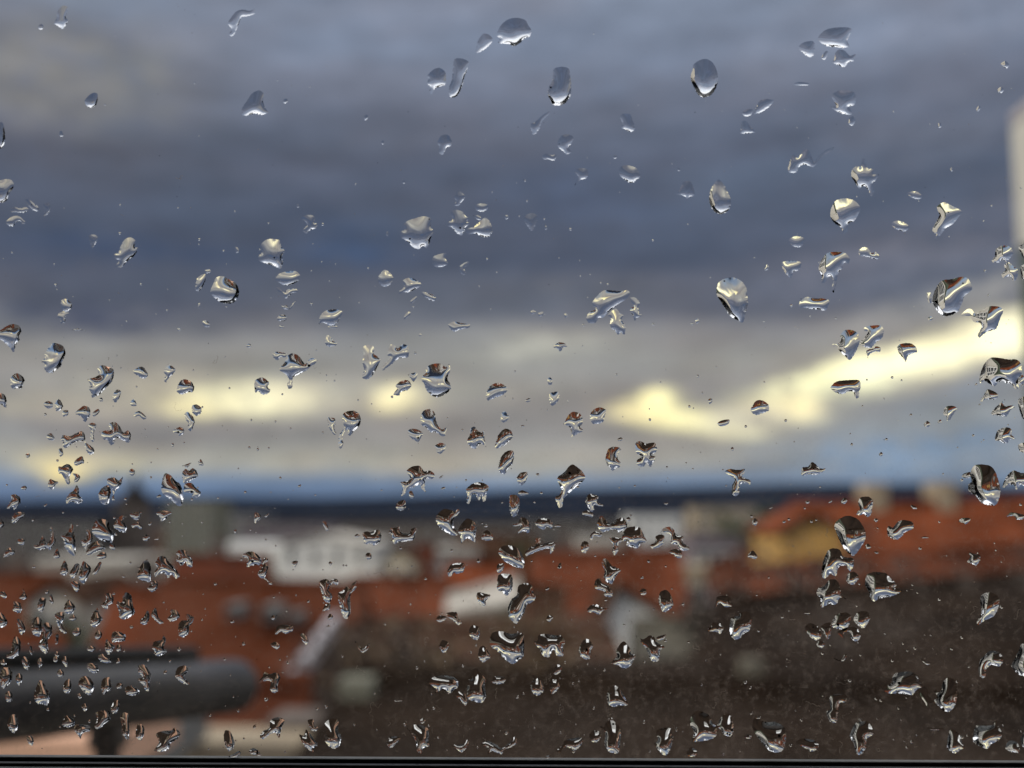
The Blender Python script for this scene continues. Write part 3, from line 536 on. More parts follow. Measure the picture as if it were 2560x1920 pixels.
DROPS = """
T 0 0
.5|410,35 438,45 432,90 425,112 440,130 425,165 405,188 375,168 350,150 366,118 370,80 388,50
.5|250,168 265,155 280,165 278,185 262,192 248,182
.8|555,640 585,610 615,600 633,612 632,650 620,685 590,697 562,685 548,660
1.2|0,790 20,800 30,850 33,905 20,945 0,965 -30,960 -60,920 -60,840 -30,800
1.1|-60,1190 0,1170 40,1160 75,1168 92,1205 62,1250 42,1300 20,1312 -20,1310 -60,1280
.7|62,1355 90,1340 130,1350 165,1342 185,1352 178,1368 150,1378 100,1376 70,1372
.7|160,1295 185,1290 220,1318 248,1340 245,1368 215,1362 185,1335
.8|35,1440 60,1415 90,1400 125,1402 165,1440 150,1452 125,1432 100,1445 85,1467 55,1460
.5|280,1325 320,1312 325,1350 310,1385 278,1402 288,1365
1.1|845,1538 878,1560 870,1600 897,1608 868,1660 850,1672 815,1700 790,1732 748,1728 770,1690 743,1672 735,1650 768,1635 780,1600 805,1555
.8|1520,1600 1540,1605 1548,1630 1530,1638
.5|1475,150 1500,110 1530,75 1570,62 1620,70 1650,55 1652,88 1600,105 1565,110 1548,150 1532,195 1510,232 1482,226 1500,190 1486,168
.6|385,855 400,848 410,880 388,884
.4|575,1530 610,1520 635,1540 620,1575 600,1610 585,1580
T 1 0
.8|-10,595 20,585 48,605 47,660 60,700 80,728 40,744 -10,735 -45,745 -85,748 -92,705 -60,655 -32,612
.6|180,645 200,640 206,658 190,670 176,662
.6|700,755 718,742 728,762 705,782
.8|1110,490 1150,450 1190,440 1225,465 1232,500 1228,545 1195,560 1160,575 1140,612 1125,600 1128,560 1108,540 1118,510
1.2|1285,385 1330,378 1378,400 1372,440 1350,500 1335,560 1312,610 1280,632 1252,620 1250,565 1268,520 1275,450
.4|1435,270 1470,220 1510,225 1535,260 1500,305 1455,335 1420,345 1428,310
.9|1565,205 1590,160 1635,125 1690,115 1745,130 1765,165 1785,195 1775,235 1735,250 1715,275 1670,300 1640,285 1595,282 1570,275 1582,245 1560,235
.6|1175,925 1200,880 1245,875 1270,920 1262,945 1235,955 1220,990 1200,1005 1185,985 1188,950
.7|293,1420 320,1395 365,1395 385,1415 375,1440 400,1452 385,1480 350,1490 330,1512 300,1498 310,1480 330,1460 320,1435
.6|1285,1280 1305,1240 1330,1245 1358,1275 1335,1305 1310,1335 1280,1325 1298,1305
.5|1420,1330 1460,1318 1505,1330 1495,1360 1458,1372 1425,1360
1.1|955,1455 985,1430 1030,1415 1075,1402 1110,1405 1138,1425 1130,1470 1150,1495 1135,1540 1108,1610 1085,1592 1055,1614 1015,1600 985,1565 940,1540 938,1500 965,1490
.9|1258,1380 1290,1360 1335,1370 1360,1400 1385,1420 1365,1432 1390,1450 1360,1470 1350,1500 1330,1525 1300,1510 1270,1475 1240,1465 1245,1440 1275,1420
1.0|1370,1480 1410,1470 1450,1435 1485,1410 1515,1435 1530,1475 1535,1500 1505,1535 1460,1532 1420,1512 1378,1520 1362,1500
.7|1408,1398 1440,1395 1465,1420 1440,1425
.7|1610,1400 1630,1393 1638,1410 1620,1422
1.1|30,1590 55,1560 90,1548 130,1550 155,1560 165,1600 187,1625 170,1660 175,1700 160,1742 140,1735 110,1722 60,1705 20,1690 15,1660 35,1640
.6|845,1500 858,1505 855,1530 842,1520
.6|425,1442 440,1450 435,1462 422,1458
.5|812,915 825,910 830,930 815,935
.5|948,1170 962,1165 966,1185 952,1190
.5|260,1330 275,1325 280,1340 268,1344
T 2 0
1.3|268,450 320,432 368,445 378,490 385,560 378,620 345,668 300,684 262,676 245,640 232,610 240,560 262,520
1.3|1175,420 1215,390 1260,382 1300,405 1325,450 1336,510 1322,570 1290,615 1242,632 1205,612 1188,580 1165,535 1158,490 1172,450
.4|120,805 150,790 200,745 240,722 245,735 195,785 180,830 155,865 135,872 125,845
.5|295,925 320,880 365,870 398,890 385,930 365,955 385,985 355,1000 325,975 300,955
.6|195,1015 215,995 240,1000 262,1005 285,1000 288,1020 270,1042 240,1032 205,1032
.7|700,760 715,738 765,740 780,775 795,820 790,848 760,852 735,838 708,828 715,795
.4|405,1110 440,1090 490,1100 488,1150 440,1168 405,1200 430,1150
.8|692,1120 700,1085 740,1070 800,1085 825,1120 833,1145 805,1165 790,1182 755,1182 735,1165 705,1145
.4|1045,1250 1080,1240 1110,1180 1160,1180 1185,1260 1150,1275 1140,1295 1115,1270 1060,1258
1.3|1338,1162 1360,1180 1385,1215 1395,1240 1415,1280 1420,1320 1400,1365 1350,1388 1310,1370 1285,1330 1278,1290 1285,1235 1310,1190
.6|1495,725 1525,705 1560,710 1555,735 1530,755 1495,745
.6|1480,850 1488,790 1520,785 1545,820 1580,855 1540,862 1480,865
.4|78,1430 90,1395 130,1380 165,1400 155,1450 130,1500 100,1465
.7|210,1465 225,1465 228,1482 214,1488
.6|655,1010 672,1005 680,1020 662,1030
.5|1070,1090 1085,1088 1090,1105 1074,1106
T 3 0
.6|325,240 370,195 440,178 520,178 545,195 525,235 515,270 530,300 490,310 440,305 390,300 355,285 330,265
.5|200,300 230,275 280,265 302,280 300,350 275,370 250,362 225,340 205,325
.6|435,345 460,320 500,330 530,360 570,350 555,395 525,400 495,435 455,420 415,405 430,380
.6|345,375 375,330 390,340 370,385
.4|170,540 200,530 265,538 262,552 220,553 175,552
.6|410,620 450,590 510,585 560,600 570,640 560,680 525,690 545,725 535,745 480,735 430,712 405,692 440,685 425,650
.6|530,760 555,755 566,785 545,815 522,800
.6|-90,735 -60,660 -20,640 20,645 40,650 10,690 -40,725 -70,735
.6|130,1090 150,1020 175,985 185,1020 215,1000 235,970 270,975 280,1010 300,1050 330,1010 380,970 425,955 415,975 360,1005 330,1040 300,1080 265,1075 235,1065 205,1080 185,1115 150,1120 130,1110
.9|545,1100 575,1075 600,1080 610,1030 635,1035 640,1085 690,1100 688,1130 720,1130 700,1165 680,1190 690,1240 668,1275 650,1230 620,1205 590,1220 565,1185 540,1140
.9|410,1350 440,1300 500,1285 560,1300 600,1345 585,1390 560,1430 520,1450 515,1500 485,1520 475,1475 430,1445 405,1400
.9|1095,1340 1140,1310 1185,1330 1260,1370 1240,1400 1200,1450 1150,1480 1130,1510 1080,1555 1090,1520 1065,1490 1095,1430 1110,1390
.7|1100,1495 1140,1510 1135,1530 1105,1520
.7|800,1450 830,1430 880,1440 915,1470 890,1500 850,1490 820,1480
.6|1510,410 1540,395 1563,420 1550,442 1520,428
.7|1490,575 1515,562 1530,580 1515,602 1492,595
.6|1350,705 1368,685 1378,700 1358,725
.7|1103,800 1120,795 1124,820 1108,828
.6|1182,1092 1195,1088 1200,1104 1186,1110
.5|135,1555 180,1530 235,1545 215,1600 160,1595
1.0|385,1640 440,1632 500,1640 530,1675 520,1710 495,1700 480,1740 455,1770 440,1850 425,1900 415,1860 425,1820 400,1790 370,1830 345,1830 350,1790 328,1740 345,1690
.9|590,1620 625,1600 655,1615 670,1640 700,1635 725,1665 700,1680 650,1665 610,1660 590,1650
.8|90,1700 150,1690 215,1700 200,1750 165,1760 150,1800 120,1780 95,1740
1.0|1478,1615 1520,1590 1570,1600 1590,1640 1570,1670 1545,1700 1525,1680 1500,1700 1450,1695 1470,1660
1.0|1530,1720 1560,1700 1590,1725 1620,1750 1615,1800 1590,1820 1570,1790 1525,1800 1515,1775 1540,1750
1.0|1625,1600 1670,1570 1700,1600 1700,1690 1660,1680 1640,1640
1.0|1640,1725 1700,1710 1700,1820 1655,1815 1640,1780
.5|900,1250 960,1240 1000,1270 980,1290 930,1280
T 0 1
.9|395,290 430,278 465,310 460,340 430,360 400,345
.8|378,375 410,360 450,372 425,390 420,430 395,440 390,410 372,395
1.2|-60,480 0,480 40,455 85,440 125,455 138,490 120,520 128,540 105,570 90,625 70,600 40,570 0,540 -60,530
1.2|290,635 310,600 340,565 375,568 410,585 425,625 415,660 400,690 395,715 360,740 335,760 300,750 285,720 290,695 268,685 290,660
1.2|568,800 600,790 640,770 630,730 660,708 700,718 735,735 738,775 720,820 680,860 650,895 615,912 595,918 590,890 575,850 590,840
1.1|68,820 72,785 100,760 125,765 150,785 160,805 150,830 140,860 115,855 85,862 70,845
.9|862,745 900,720 930,722 960,770 935,795 900,780 870,760
.8|1060,745 1090,700 1115,715 1138,735 1125,760 1090,795 1075,820 1060,800 1075,775
1.0|1145,860 1165,815 1195,798 1240,815 1258,850 1250,880 1210,885 1185,898 1150,885
1.0|-40,900 0,890 25,895 40,920 42,960 40,985 10,965 -40,960
1.2|1275,150 1300,125 1335,118 1330,160 1315,195 1285,230 1265,215 1268,180
1.3|1385,175 1400,140 1440,130 1480,150 1530,180 1548,220 1545,260 1515,300 1480,308 1430,300 1385,265 1362,240 1370,205
.8|1325,95 1355,85 1368,105 1340,112
.8|1310,430 1330,415 1360,440 1350,462 1325,455
.6|1285,310 1298,305 1295,335 1282,340
.8|1595,580 1615,568 1630,582 1608,594
.6|1150,470 1165,465 1172,480 1155,485
.6|465,480 500,468 535,480 500,482
.6|280,960 305,940 340,950 340,980 315,990 290,975
1.0|355,965 370,925 395,940 408,975 390,1000 365,1005
.6|405,1005 440,1000 440,1030 410,1040
.9|485,1015 520,985 545,970 580,985 585,1030 570,1050 550,1080 525,1040 490,1025
1.0|600,1015 635,990 645,1010 615,1040 602,1035
.7|735,890 760,865 785,880 770,925 745,950 730,925
.5|640,925 660,918 668,940 648,942
.5|845,945 870,928 886,970 850,970
.5|870,1020 905,1005 950,1045 930,1060 900,1035 870,1045
.9|572,1095 600,1080 625,1095 615,1125 605,1160 612,1190 595,1205 585,1170 590,1130
1.2|395,1185 410,1160 450,1168 490,1150 530,1135 550,1160 548,1195 510,1200 470,1215 430,1245 405,1230 408,1200 392,1195
1.2|660,1140 690,1130 715,1130 705,1090 740,1075 770,1095 785,1120 800,1145 830,1130 848,1160 835,1210 800,1195 770,1180 740,1185 745,1210 715,1225 695,1190 672,1190 658,1165
.7|300,1165 330,1148 352,1175 345,1195 315,1190
1.1|545,1200 565,1215 600,1240 612,1265 595,1288 570,1278 550,1240
.6|380,1255 400,1245 410,1285 388,1300
.9|165,1288 185,1278 195,1295 180,1308 168,1302
.8|480,1335 510,1305 535,1300 545,1340 520,1350 490,1360
1.2|380,1365 400,1365 430,1348 455,1355 475,1385 460,1410 450,1440 455,1470 435,1480 420,1450 400,1415 378,1405
1.0|470,1410 500,1412 520,1430 505,1460 478,1465 485,1435
1.1|310,1480 325,1445 350,1455 378,1465 355,1490 340,1515 315,1500
.9|135,1500 160,1488 175,1502 160,1518 142,1512
1.2|430,1570 450,1540 480,1515 495,1485 512,1510 510,1545 530,1570 535,1595 500,1605 465,1590 440,1605 425,1590
1.2|640,1535 665,1500 700,1485 715,1505 720,1530 712,1560 705,1600 680,1612 655,1600 640,1565
1.2|695,1445 740,1435 770,1455 795,1430 790,1470 760,1510 740,1540 742,1585 725,1580 730,1530 715,1500 695,1470
.8|838,1390 855,1378 875,1395 862,1425 840,1415
1.3|1048,1470 1065,1412 1085,1410 1110,1425 1135,1455 1165,1475 1180,1510 1188,1560 1180,1612 1160,1622 1130,1600 1095,1570 1055,1540 1045,1510
1.1|1180,1410 1200,1380 1225,1390 1250,1375 1275,1395 1282,1430 1250,1445 1220,1465 1190,1470
.9|1180,1360 1220,1345 1240,1340 1215,1370 1195,1365
.7|1285,1335 1300,1315 1320,1355 1290,1355
1.1|1190,1500 1200,1475 1240,1470 1268,1500 1300,1530 1285,1565 1250,1560 1245,1535 1215,1535 1190,1525
.9|1120,1130 1145,1115 1170,1108 1195,1130 1180,1160 1160,1165 1150,1145 1125,1145
.9|1195,1025 1215,1010 1250,1040 1262,1075 1250,1110 1238,1135 1215,1120 1220,1085 1205,1060
.7|1245,970 1275,962 1305,985 1300,1020 1270,1035 1245,1010
1.2|45,1630 75,1580 70,1550 100,1545 130,1565 132,1600 115,1615 95,1645 80,1625 50,1640
.8|1110,1215 1125,1215 1125,1235 1112,1235
.8|285,1615 305,1605 300,1620 288,1625
.9|1015,1560 1035,1545 1045,1560 1022,1568
T 1 1
.9|125,150 150,115 200,100 255,98 285,125 275,160 230,185 180,188 145,170
.8|125,205 150,205 180,235 210,215 260,212 270,235 235,240 205,270 182,272 175,245 150,230
.8|165,325 200,320 215,340 240,305 262,288 245,320 220,345 180,342
1.0|135,410 150,385 185,380 200,405 185,420 150,420
.6|150,450 180,455 178,470 155,465
.9|408,440 415,390 450,355 510,345 560,360 545,400 520,440 480,450 430,430
.6|465,458 520,450 525,465 475,468
.8|447,560 455,515 480,520 500,550 528,570 495,585 465,585
.7|105,635 130,620 165,625 200,635 185,660 160,650 140,675 120,665
1.2|150,735 185,690 200,650 235,630 275,645 295,670 320,700 350,665 385,665 390,690 350,720 330,740 270,770 240,790 235,850 215,862 200,835 215,800 190,765
.9|-10,815 20,790 50,790 85,820 75,850 95,870 70,895 35,895 15,875 -5,885
1.1|690,600 710,578 755,580 768,610 760,630 805,670 790,710 770,750 745,785 710,800 685,780 700,740 690,690 695,640
.9|870,575 900,580 920,600 945,572 980,580 992,620 985,655 955,660 920,665 880,700 845,725 820,745 815,725 850,680 870,650 850,640
1.3|1105,720 1150,698 1200,698 1230,720 1250,700 1260,740 1240,790 1258,830 1262,860 1235,890 1180,915 1140,905 1105,870 1090,830 1072,800 1085,770 1100,760
.8|890,895 915,860 905,840 940,810 985,805 1008,840 980,870 940,880 925,905
.5|985,770 1010,760 1045,755 1040,790 1020,815 1000,790
.7|1495,880 1520,840 1565,822 1615,840 1630,870 1600,900 1560,915 1500,935 1490,905
.9|460,1050 480,1045 512,1055 515,1090 505,1110 520,1150 505,1158 480,1125 465,1085
1.1|560,1035 580,1010 630,1002 665,1020 680,1060 672,1095 640,1130 610,1165 590,1150 595,1120 570,1150 560,1190 568,1220 545,1250 532,1230 540,1160 570,1115 565,1080
.6|980,1140 1005,1120 1050,1125 1082,1150 1070,1175 1050,1210 1030,1195 1000,1175
1.1|1070,1030 1090,1000 1130,992 1160,1020 1165,1060 1180,1100 1210,1125 1235,1110 1225,1165 1200,1165 1175,1145 1130,1140 1100,1110 1070,1090
.4|1160,1230 1195,1210 1230,1225 1225,1255 1190,1285 1165,1260
.5|1590,1020 1610,1005 1640,1040 1630,1065 1600,1080 1585,1055
1.2|1368,1195 1385,1160 1390,1120 1415,1105 1435,1130 1460,1145 1480,1130 1480,1180 1492,1235 1455,1215 1420,1250 1395,1240 1375,1220
1.2|1555,1210 1570,1160 1610,1120 1650,1130 1665,1170 1640,1200 1615,1225 1580,1240 1550,1250 1548,1225
1.2|1570,1370 1590,1300 1625,1265 1665,1262 1672,1300 1660,1350 1630,1380 1612,1415 1580,1400
1.2|975,1395 1010,1365 1060,1360 1090,1395 1130,1390 1160,1420 1140,1445 1100,1445 1095,1490 1100,1530 1075,1510 1060,1480 1020,1500 985,1510 960,1545 940,1555 950,1500 935,1465 975,1460 1000,1440
1.0|990,1535 1005,1520 1020,1540 1022,1565 1000,1570
1.0|910,1640 915,1600 955,1580 972,1600 960,1625 975,1620 950,1650
1.2|1360,1515 1395,1480 1440,1465 1485,1475 1510,1500 1495,1530 1490,1580 1470,1590 1462,1550 1445,1585 1425,1550 1400,1545 1385,1600 1365,1600 1370,1550
.9|1198,1505 1220,1495 1228,1505 1208,1515
.9|270,1490 290,1480 292,1492 278,1500
1.0|927,230 960,200 950,160 985,142 1030,150 1075,185 1050,205 1010,225 990,235 960,235 930,245
.9|1065,232 1100,235 1145,250 1168,275 1150,292 1110,275 1080,255
.5|1000,290 1035,262 1045,272 1010,308
.5|960,390 985,360 1005,370 985,395 960,410
.8|1245,445 1280,425 1335,435 1385,445 1380,465 1345,470 1310,482 1280,490 1260,470
.6|790,140 830,90 870,110 890,145 870,185 830,200 800,180
.5|1145,10 1180,-10 1240,-20 1225,10 1245,50 1205,70 1150,65
.5|1325,60 1375,35 1378,60 1350,75 1360,115 1335,120 1320,90
.7|1055,505 1068,500 1072,515 1058,520
.9|1200,1425 1215,1420 1200,1440 1185,1440
.7|400,975 401,975 402,976
T 2 1
1.0|520,300 550,260 590,225 640,222 700,228 750,222 765,245 740,280 690,310 650,340 620,365 590,400 560,400 545,430 500,435 480,405 500,365 540,345 525,320
1.0|635,440 640,400 620,380 670,340 700,370 725,385 710,410 735,460 728,510 705,495 690,510 660,480 645,470
.9|765,270 800,270 830,305 820,330 825,370 845,385 810,400 795,420 780,380 765,350 790,320 770,295
1.4|1325,220 1340,170 1385,145 1440,140 1490,165 1520,210 1525,260 1530,310 1510,390 1495,432 1460,415 1415,390 1380,340 1350,290 1328,255
.9|268,590 300,560 340,565 358,585 330,595 312,620 295,600
.7|230,800 245,785 262,805 255,835 235,830
.6|245,890 300,880 305,925 280,960 255,970 242,930
1.0|340,1080 360,1040 390,1010 430,1015 455,1040 460,1080 440,1110 465,1130 420,1155 390,1175 385,1140 370,1105 335,1090
.8|505,1030 530,995 570,980 610,1000 600,1040 590,1075 550,1088 515,1080
.5|85,935 110,920 122,935 100,948
.6|358,930 368,940 362,950
.9|338,378 350,370 362,385 345,402
.9|1188,415 1205,405 1215,425 1195,438
.7|120,360 140,350 155,365 130,378
.6|170,370 200,360 200,385 175,390
.8|1270,935 1290,920 1300,940 1280,960
.7|1548,990 1580,940 1620,935 1659,960 1665,1000 1620,1020 1580,1030 1550,1010
.9|1330,1085 1360,1065 1410,1060 1400,1090 1355,1105
1.1|610,1290 625,1250 660,1235 700,1245 690,1280 685,1310 705,1345 695,1370 670,1375 655,1395 630,1370 610,1340 605,1310
1.1|800,1215 830,1200 870,1215 925,1210 940,1260 905,1290 930,1300 915,1340 895,1368 870,1335 855,1365 815,1358 808,1325 840,1300 805,1275
.9|30,1440 55,1405 95,1400 102,1420 90,1460 65,1485 40,1470
1.0|680,1190 705,1175 720,1190 695,1200
.9|155,1410 175,1408 175,1425 158,1425
1.3|295,1435 340,1400 370,1362 395,1350 425,1370 450,1390 475,1430 460,1460 410,1500 360,1545 330,1580 330,1610 310,1635 295,1610 280,1565 310,1545 320,1510 300,1470
1.2|475,1590 495,1545 530,1545 560,1560 555,1595 595,1615 565,1622 535,1610 530,1650 510,1655 490,1620
1.2|1375,1400 1410,1380 1450,1385 1480,1385 1510,1380 1505,1410 1490,1430 1545,1455 1540,1480 1500,1470 1475,1490 1470,1540 1450,1555 1425,1540 1430,1480 1445,1450 1400,1415
1.0|1418,1245 1432,1238 1438,1255 1424,1262
1.0|988,1600 1012,1598 1005,1612 990,1610
1.0|690,1635 705,1635 698,1645
1.0|135,1595 152,1592 150,1604
1.0|688,1498 702,1496 698,1508
.9|40,1530 70,1518 110,1540 75,1550 50,1550
1.2|-15,1555 30,1550 50,1590 45,1640 30,1680 5,1690 -15,1640
.8|1635,85 1655,50 1665,80 1645,92
.7|55,1100 80,1095 80,1106 60,1108
T 3 1
.9|205,300 250,265 300,275 355,275 398,290 385,335 365,355 330,345 300,345 240,335 205,335
1.3|1065,290 1075,240 1105,180 1140,155 1190,150 1250,135 1295,145 1320,190 1320,220 1275,260 1255,310 1235,355 1190,382 1140,390 1105,365 1080,330
.6|1030,240 1055,240 1060,300 1040,300
1.1|1250,385 1290,345 1320,345 1345,375 1380,355 1440,325 1500,330 1525,355 1505,405 1480,470 1440,485 1405,500 1370,530 1360,510 1385,460 1375,435 1330,425 1310,390
1.2|470,510 500,480 545,480 580,500 595,550 575,610 545,660 525,675 500,650 460,610 445,580 420,590 418,570 450,570 475,545
1.0|595,565 625,530 650,490 620,485 630,460 680,450 730,450 750,480 740,530 700,560 670,595 630,590
1.0|640,610 680,600 700,585 730,595 725,620 690,620 655,640 648,665 640,640
1.0|838,590 865,568 920,565 955,585 968,620 930,635 905,650 895,685 875,660 850,630
1.0|405,855 440,815 500,805 590,805 600,850 590,880 590,915 565,920 555,880 520,880 480,895 440,885
1.3|1370,790 1395,710 1440,660 1500,660 1560,670 1610,670 1640,700 1645,760 1620,800 1625,860 1595,855 1580,830 1545,825 1520,810 1490,820 1470,845 1440,830 1400,810 1375,825
1.0|1375,935 1400,900 1420,865 1450,870 1490,895 1480,925 1440,930 1410,930 1385,945
1.0|1445,1020 1470,985 1510,950 1535,930 1530,970 1565,970 1600,965 1565,1010 1545,1040 1500,1035 1460,1030
1.1|1470,1180 1490,1130 1540,1110 1575,1120 1580,1160 1605,1185 1570,1190 1545,1215 1500,1200 1475,1195
.7|1135,1020 1150,980 1190,970 1225,985 1205,1020 1180,1060 1160,1065 1155,1040
.9|1010,1090 1030,1068 1052,1085 1040,1108 1018,1108
.6|1100,1070 1120,1060 1125,1080 1105,1085
.9|720,1280 735,1270 745,1285 735,1298 722,1292
1.2|215,1405 225,1370 260,1365 285,1335 310,1350 335,1375 375,1380 345,1405 310,1420 270,1415 225,1425
1.4|1335,1360 1380,1350 1440,1360 1475,1400 1500,1480 1505,1540 1480,1610 1440,1615 1385,1600 1345,1555 1300,1520 1300,1480 1320,1460 1310,1410
1.2|1255,1430 1270,1410 1310,1400 1312,1430 1290,1440
1.3|1520,1495 1545,1430 1590,1390 1640,1405 1700,1410 1700,1480 1660,1490 1640,1480 1610,1515 1590,1480 1550,1500
1.1|470,1590 495,1565 515,1580 500,1605 480,1605
1.2|585,1600 600,1565 650,1560 680,1585 675,1635 665,1680 640,1690 620,1670 600,1680 570,1670 595,1640
1.0|245,1590 265,1585 268,1600 250,1605
1.0|390,1600 415,1578 412,1595
1.0|922,1610 960,1625 965,1640 935,1635
1.0|228,1630 245,1630 240,1642
1.0|5,1630 30,1628 15,1640
.9|1620,940 1660,910 1700,940 1700,1060 1650,1050
.9|1620,1230 1650,1210 1700,1220 1700,1270 1640,1270
.9|1605,820 1640,770 1665,790 1650,830
1.0|90,55 100,60
.6|1035,405 1055,390 1070,405 1050,420
T 0 2
1.1|-20,60 0,45 30,75 15,100 -20,120
1.1|75,50 85,20 110,0 160,5 155,30 120,50 90,75 78,65
.8|112,185 130,172 162,180 158,205 140,215 118,205
1.1|25,270 45,240 70,232 98,255 90,275 60,280 25,295
1.2|218,212 240,215 262,185 275,150 300,200 325,180 330,130 320,110 335,95 350,130 360,190 340,225 325,245 300,235 260,245 222,232
1.3|385,155 420,150 445,120 455,72 480,100 478,140 488,170 488,280 460,275 430,245 415,215 412,180
1.1|525,185 555,175 565,145 555,120 575,115 595,140 600,170 590,200 565,215 555,240 535,215
1.3|595,115 620,60 660,45 700,60 720,110 765,148 735,155 730,195 690,195 650,180 615,155 600,135
1.2|555,270 570,235 600,200 630,190 660,205 685,235 665,245 630,255 600,270 570,280
.9|625,290 655,260 685,265 688,295 650,305
.8|705,225 730,200 748,235 730,245
1.0|345,292 360,250 375,235 385,270 388,295 365,300
1.2|735,95 750,55 780,28 805,25 800,60 820,90 815,130 785,130 755,112
1.0|840,20 860,5 915,0 905,40 880,52 860,40
1.0|850,90 870,70 895,65 925,100 910,112 885,95 865,105
.8|925,165 950,145 972,160 955,185 930,185
1.1|1010,10 1050,-10 1110,0 1100,20 1050,60 1030,25
1.2|388,380 400,345 420,312 438,350 440,385 425,410 395,405
1.1|450,400 465,370 490,335 515,340 510,375 490,415 465,430
1.3|512,395 525,350 540,318 565,335 585,355 590,380 570,420 545,465 520,450 510,425
1.1|600,390 625,350 645,322 660,330 645,370 625,400 600,405
1.0|460,455 490,450 520,465 505,515 485,510
1.2|870,340 900,360 930,320 955,315 975,345 980,400 975,452 940,450 895,430 890,400 900,370
1.3|1000,395 1015,360 1005,330 1030,290 1070,290 1090,320 1120,350 1145,380 1165,415 1140,430 1110,405 1090,430 1070,400 1035,400 1005,420
1.2|1140,310 1160,290 1140,270 1165,245 1200,250 1215,275 1245,305 1245,355 1215,350 1200,320 1185,345 1160,330
1.1|955,490 985,470 975,455 1000,440 1022,460 1020,490 1000,515 975,515
.7|0,520 25,515 45,545 30,560 0,540
1.1|122,555 145,530 150,495 165,530 175,555 150,568
1.2|82,635 90,600 85,580 130,590 140,640 120,655
1.0|242,625 250,575 270,555 298,565 290,610 268,650
1.0|320,545 335,535 348,585 332,595
1.2|655,605 690,570 680,535 710,525 735,555 730,590 700,605 695,632
1.4|750,580 790,585 795,550 815,520 850,540 860,600 875,650 850,675 810,695 775,685 770,640
1.1|415,640 420,600 445,568 470,590 490,620 465,660 430,655
1.2|355,665 380,650 415,650 415,690 400,720 410,750 435,775 425,788 395,775 375,740 360,700
1.0|445,690 475,665 497,690 475,705
1.2|585,720 590,680 615,640 635,620 640,655 665,690 650,715 620,745 590,738
1.1|905,705 935,675 955,630 970,680 950,725 925,730
1.1|980,660 1010,615 1020,660 1030,690 1060,715 1035,725 990,685
1.1|1085,690 1110,660 1100,635 1140,635 1165,670 1150,695 1110,710
1.4|1155,740 1175,705 1215,700 1200,660 1255,680 1245,720 1225,745 1225,780 1195,810 1160,800
1.3|-20,660 10,655 40,690 47,725 10,750 -20,740
1.2|105,705 120,692 150,720 165,760 145,795 125,780 118,745
1.3|205,750 215,700 240,678 268,700 270,750 262,800 235,805 210,785
1.4|248,855 270,820 275,740 300,715 335,735 335,790 310,830 312,900 290,917 262,890
1.0|468,780 490,752 520,755 522,790 490,805
1.0|612,800 635,765 662,790 650,820 625,825
1.2|720,830 730,780 770,775 815,800 805,835 760,840 735,845
1.3|38,935 70,900 80,840 100,805 130,830 135,870 125,920 85,950 45,945
1.2|985,880 1000,840 1045,830 1060,800 1075,830 1060,880 1085,900 1045,930 1010,930 1000,900
1.1|565,895 568,870 600,868 620,885 600,905
1.2|680,870 690,825 715,850 745,870 730,895 705,925 685,900
1.0|752,890 760,860 785,865 785,895 765,905
1.1|635,935 660,920 690,935 720,960 710,978 665,975 640,955
.8|355,910 375,905 380,940 358,930
1.2|140,960 155,935 185,955 190,990 180,1025 155,1005
1.2|242,970 258,945 278,960 275,985 255,1010
1.0|345,945 365,932 382,955 365,975 348,968
1.2|400,960 420,935 438,950 435,1005 415,990
.9|190,875 205,870 210,925 195,915
.7|360,800 380,795 375,850 358,855
1.0|752,975 765,945 785,972 765,980
1.1|0,975 25,955 42,985 25,995
1.3|0,1050 20,1010 60,1010 80,1040 75,1090 45,1130 15,1145 0,1090
1.2|100,1075 120,1045 145,1060 140,1100 120,1125
1.2|368,1048 385,1020 412,1035 412,1060 390,1072
1.2|565,985 605,980 635,1000 635,1035 605,1045 570,1020
1.3|898,1040 895,995 930,990 960,1020 978,1055 970,1100 970,1150 945,1160 925,1120 890,1085 925,1070
1.3|1135,1060 1150,1010 1200,995 1220,1030 1195,1060 1210,1090 1228,1120 1185,1110 1150,1085
1.4|220,1190 245,1110 265,1088 290,1120 318,1160 320,1210 305,1255 280,1245 240,1240
1.2|408,1135 420,1100 450,1082 465,1130 445,1175 415,1165
1.3|508,1110 530,1068 575,1070 610,1120 600,1165 575,1188 530,1150
1.2|655,1130 665,1085 705,1070 720,1110 720,1145 690,1170 668,1185
1.1|752,1128 765,1108 798,1112 785,1140 760,1145
1.2|810,1140 850,1125 885,1140 905,1170 870,1190 820,1180
1.1|32,1185 55,1160 80,1180 75,1225 45,1230
1.0|500,1185 515,1175 530,1195 518,1212
1.1|528,1260 550,1240 570,1265 550,1292
1.2|718,1270 740,1225 765,1220 775,1250 755,1300 730,1305
1.3|612,1380 630,1340 620,1300 680,1285 715,1300 715,1345 680,1370 650,1400 620,1405
1.3|48,1365 70,1320 100,1315 120,1370 105,1420 85,1432 55,1400
1.2|402,1365 430,1320 480,1345 480,1380 440,1395 405,1385
1.2|482,1415 490,1380 580,1385 580,1420 540,1430 520,1468 500,1440
1.3|778,1335 800,1300 830,1310 835,1370 838,1430 830,1480 795,1440 790,1380
1.2|878,1430 895,1372 930,1390 935,1430 915,1478 885,1465
1.1|170,1460 200,1450 218,1475 210,1515 185,1500
1.4|1000,1540 1030,1490 1010,1440 1050,1420 1110,1415 1130,1398 1170,1435 1150,1470 1105,1500 1100,1530 1060,1552 1005,1550
1.3|1450,1450 1460,1415 1490,1420 1510,1460 1520,1500 1505,1540 1475,1545 1455,1500
1.2|1480,1585 1510,1570 1545,1548 1562,1565 1530,1590 1500,1590
1.1|1612,1550 1640,1530 1670,1545 1665,1570 1630,1570
1.0|290,520 305,505 318,518 305,532
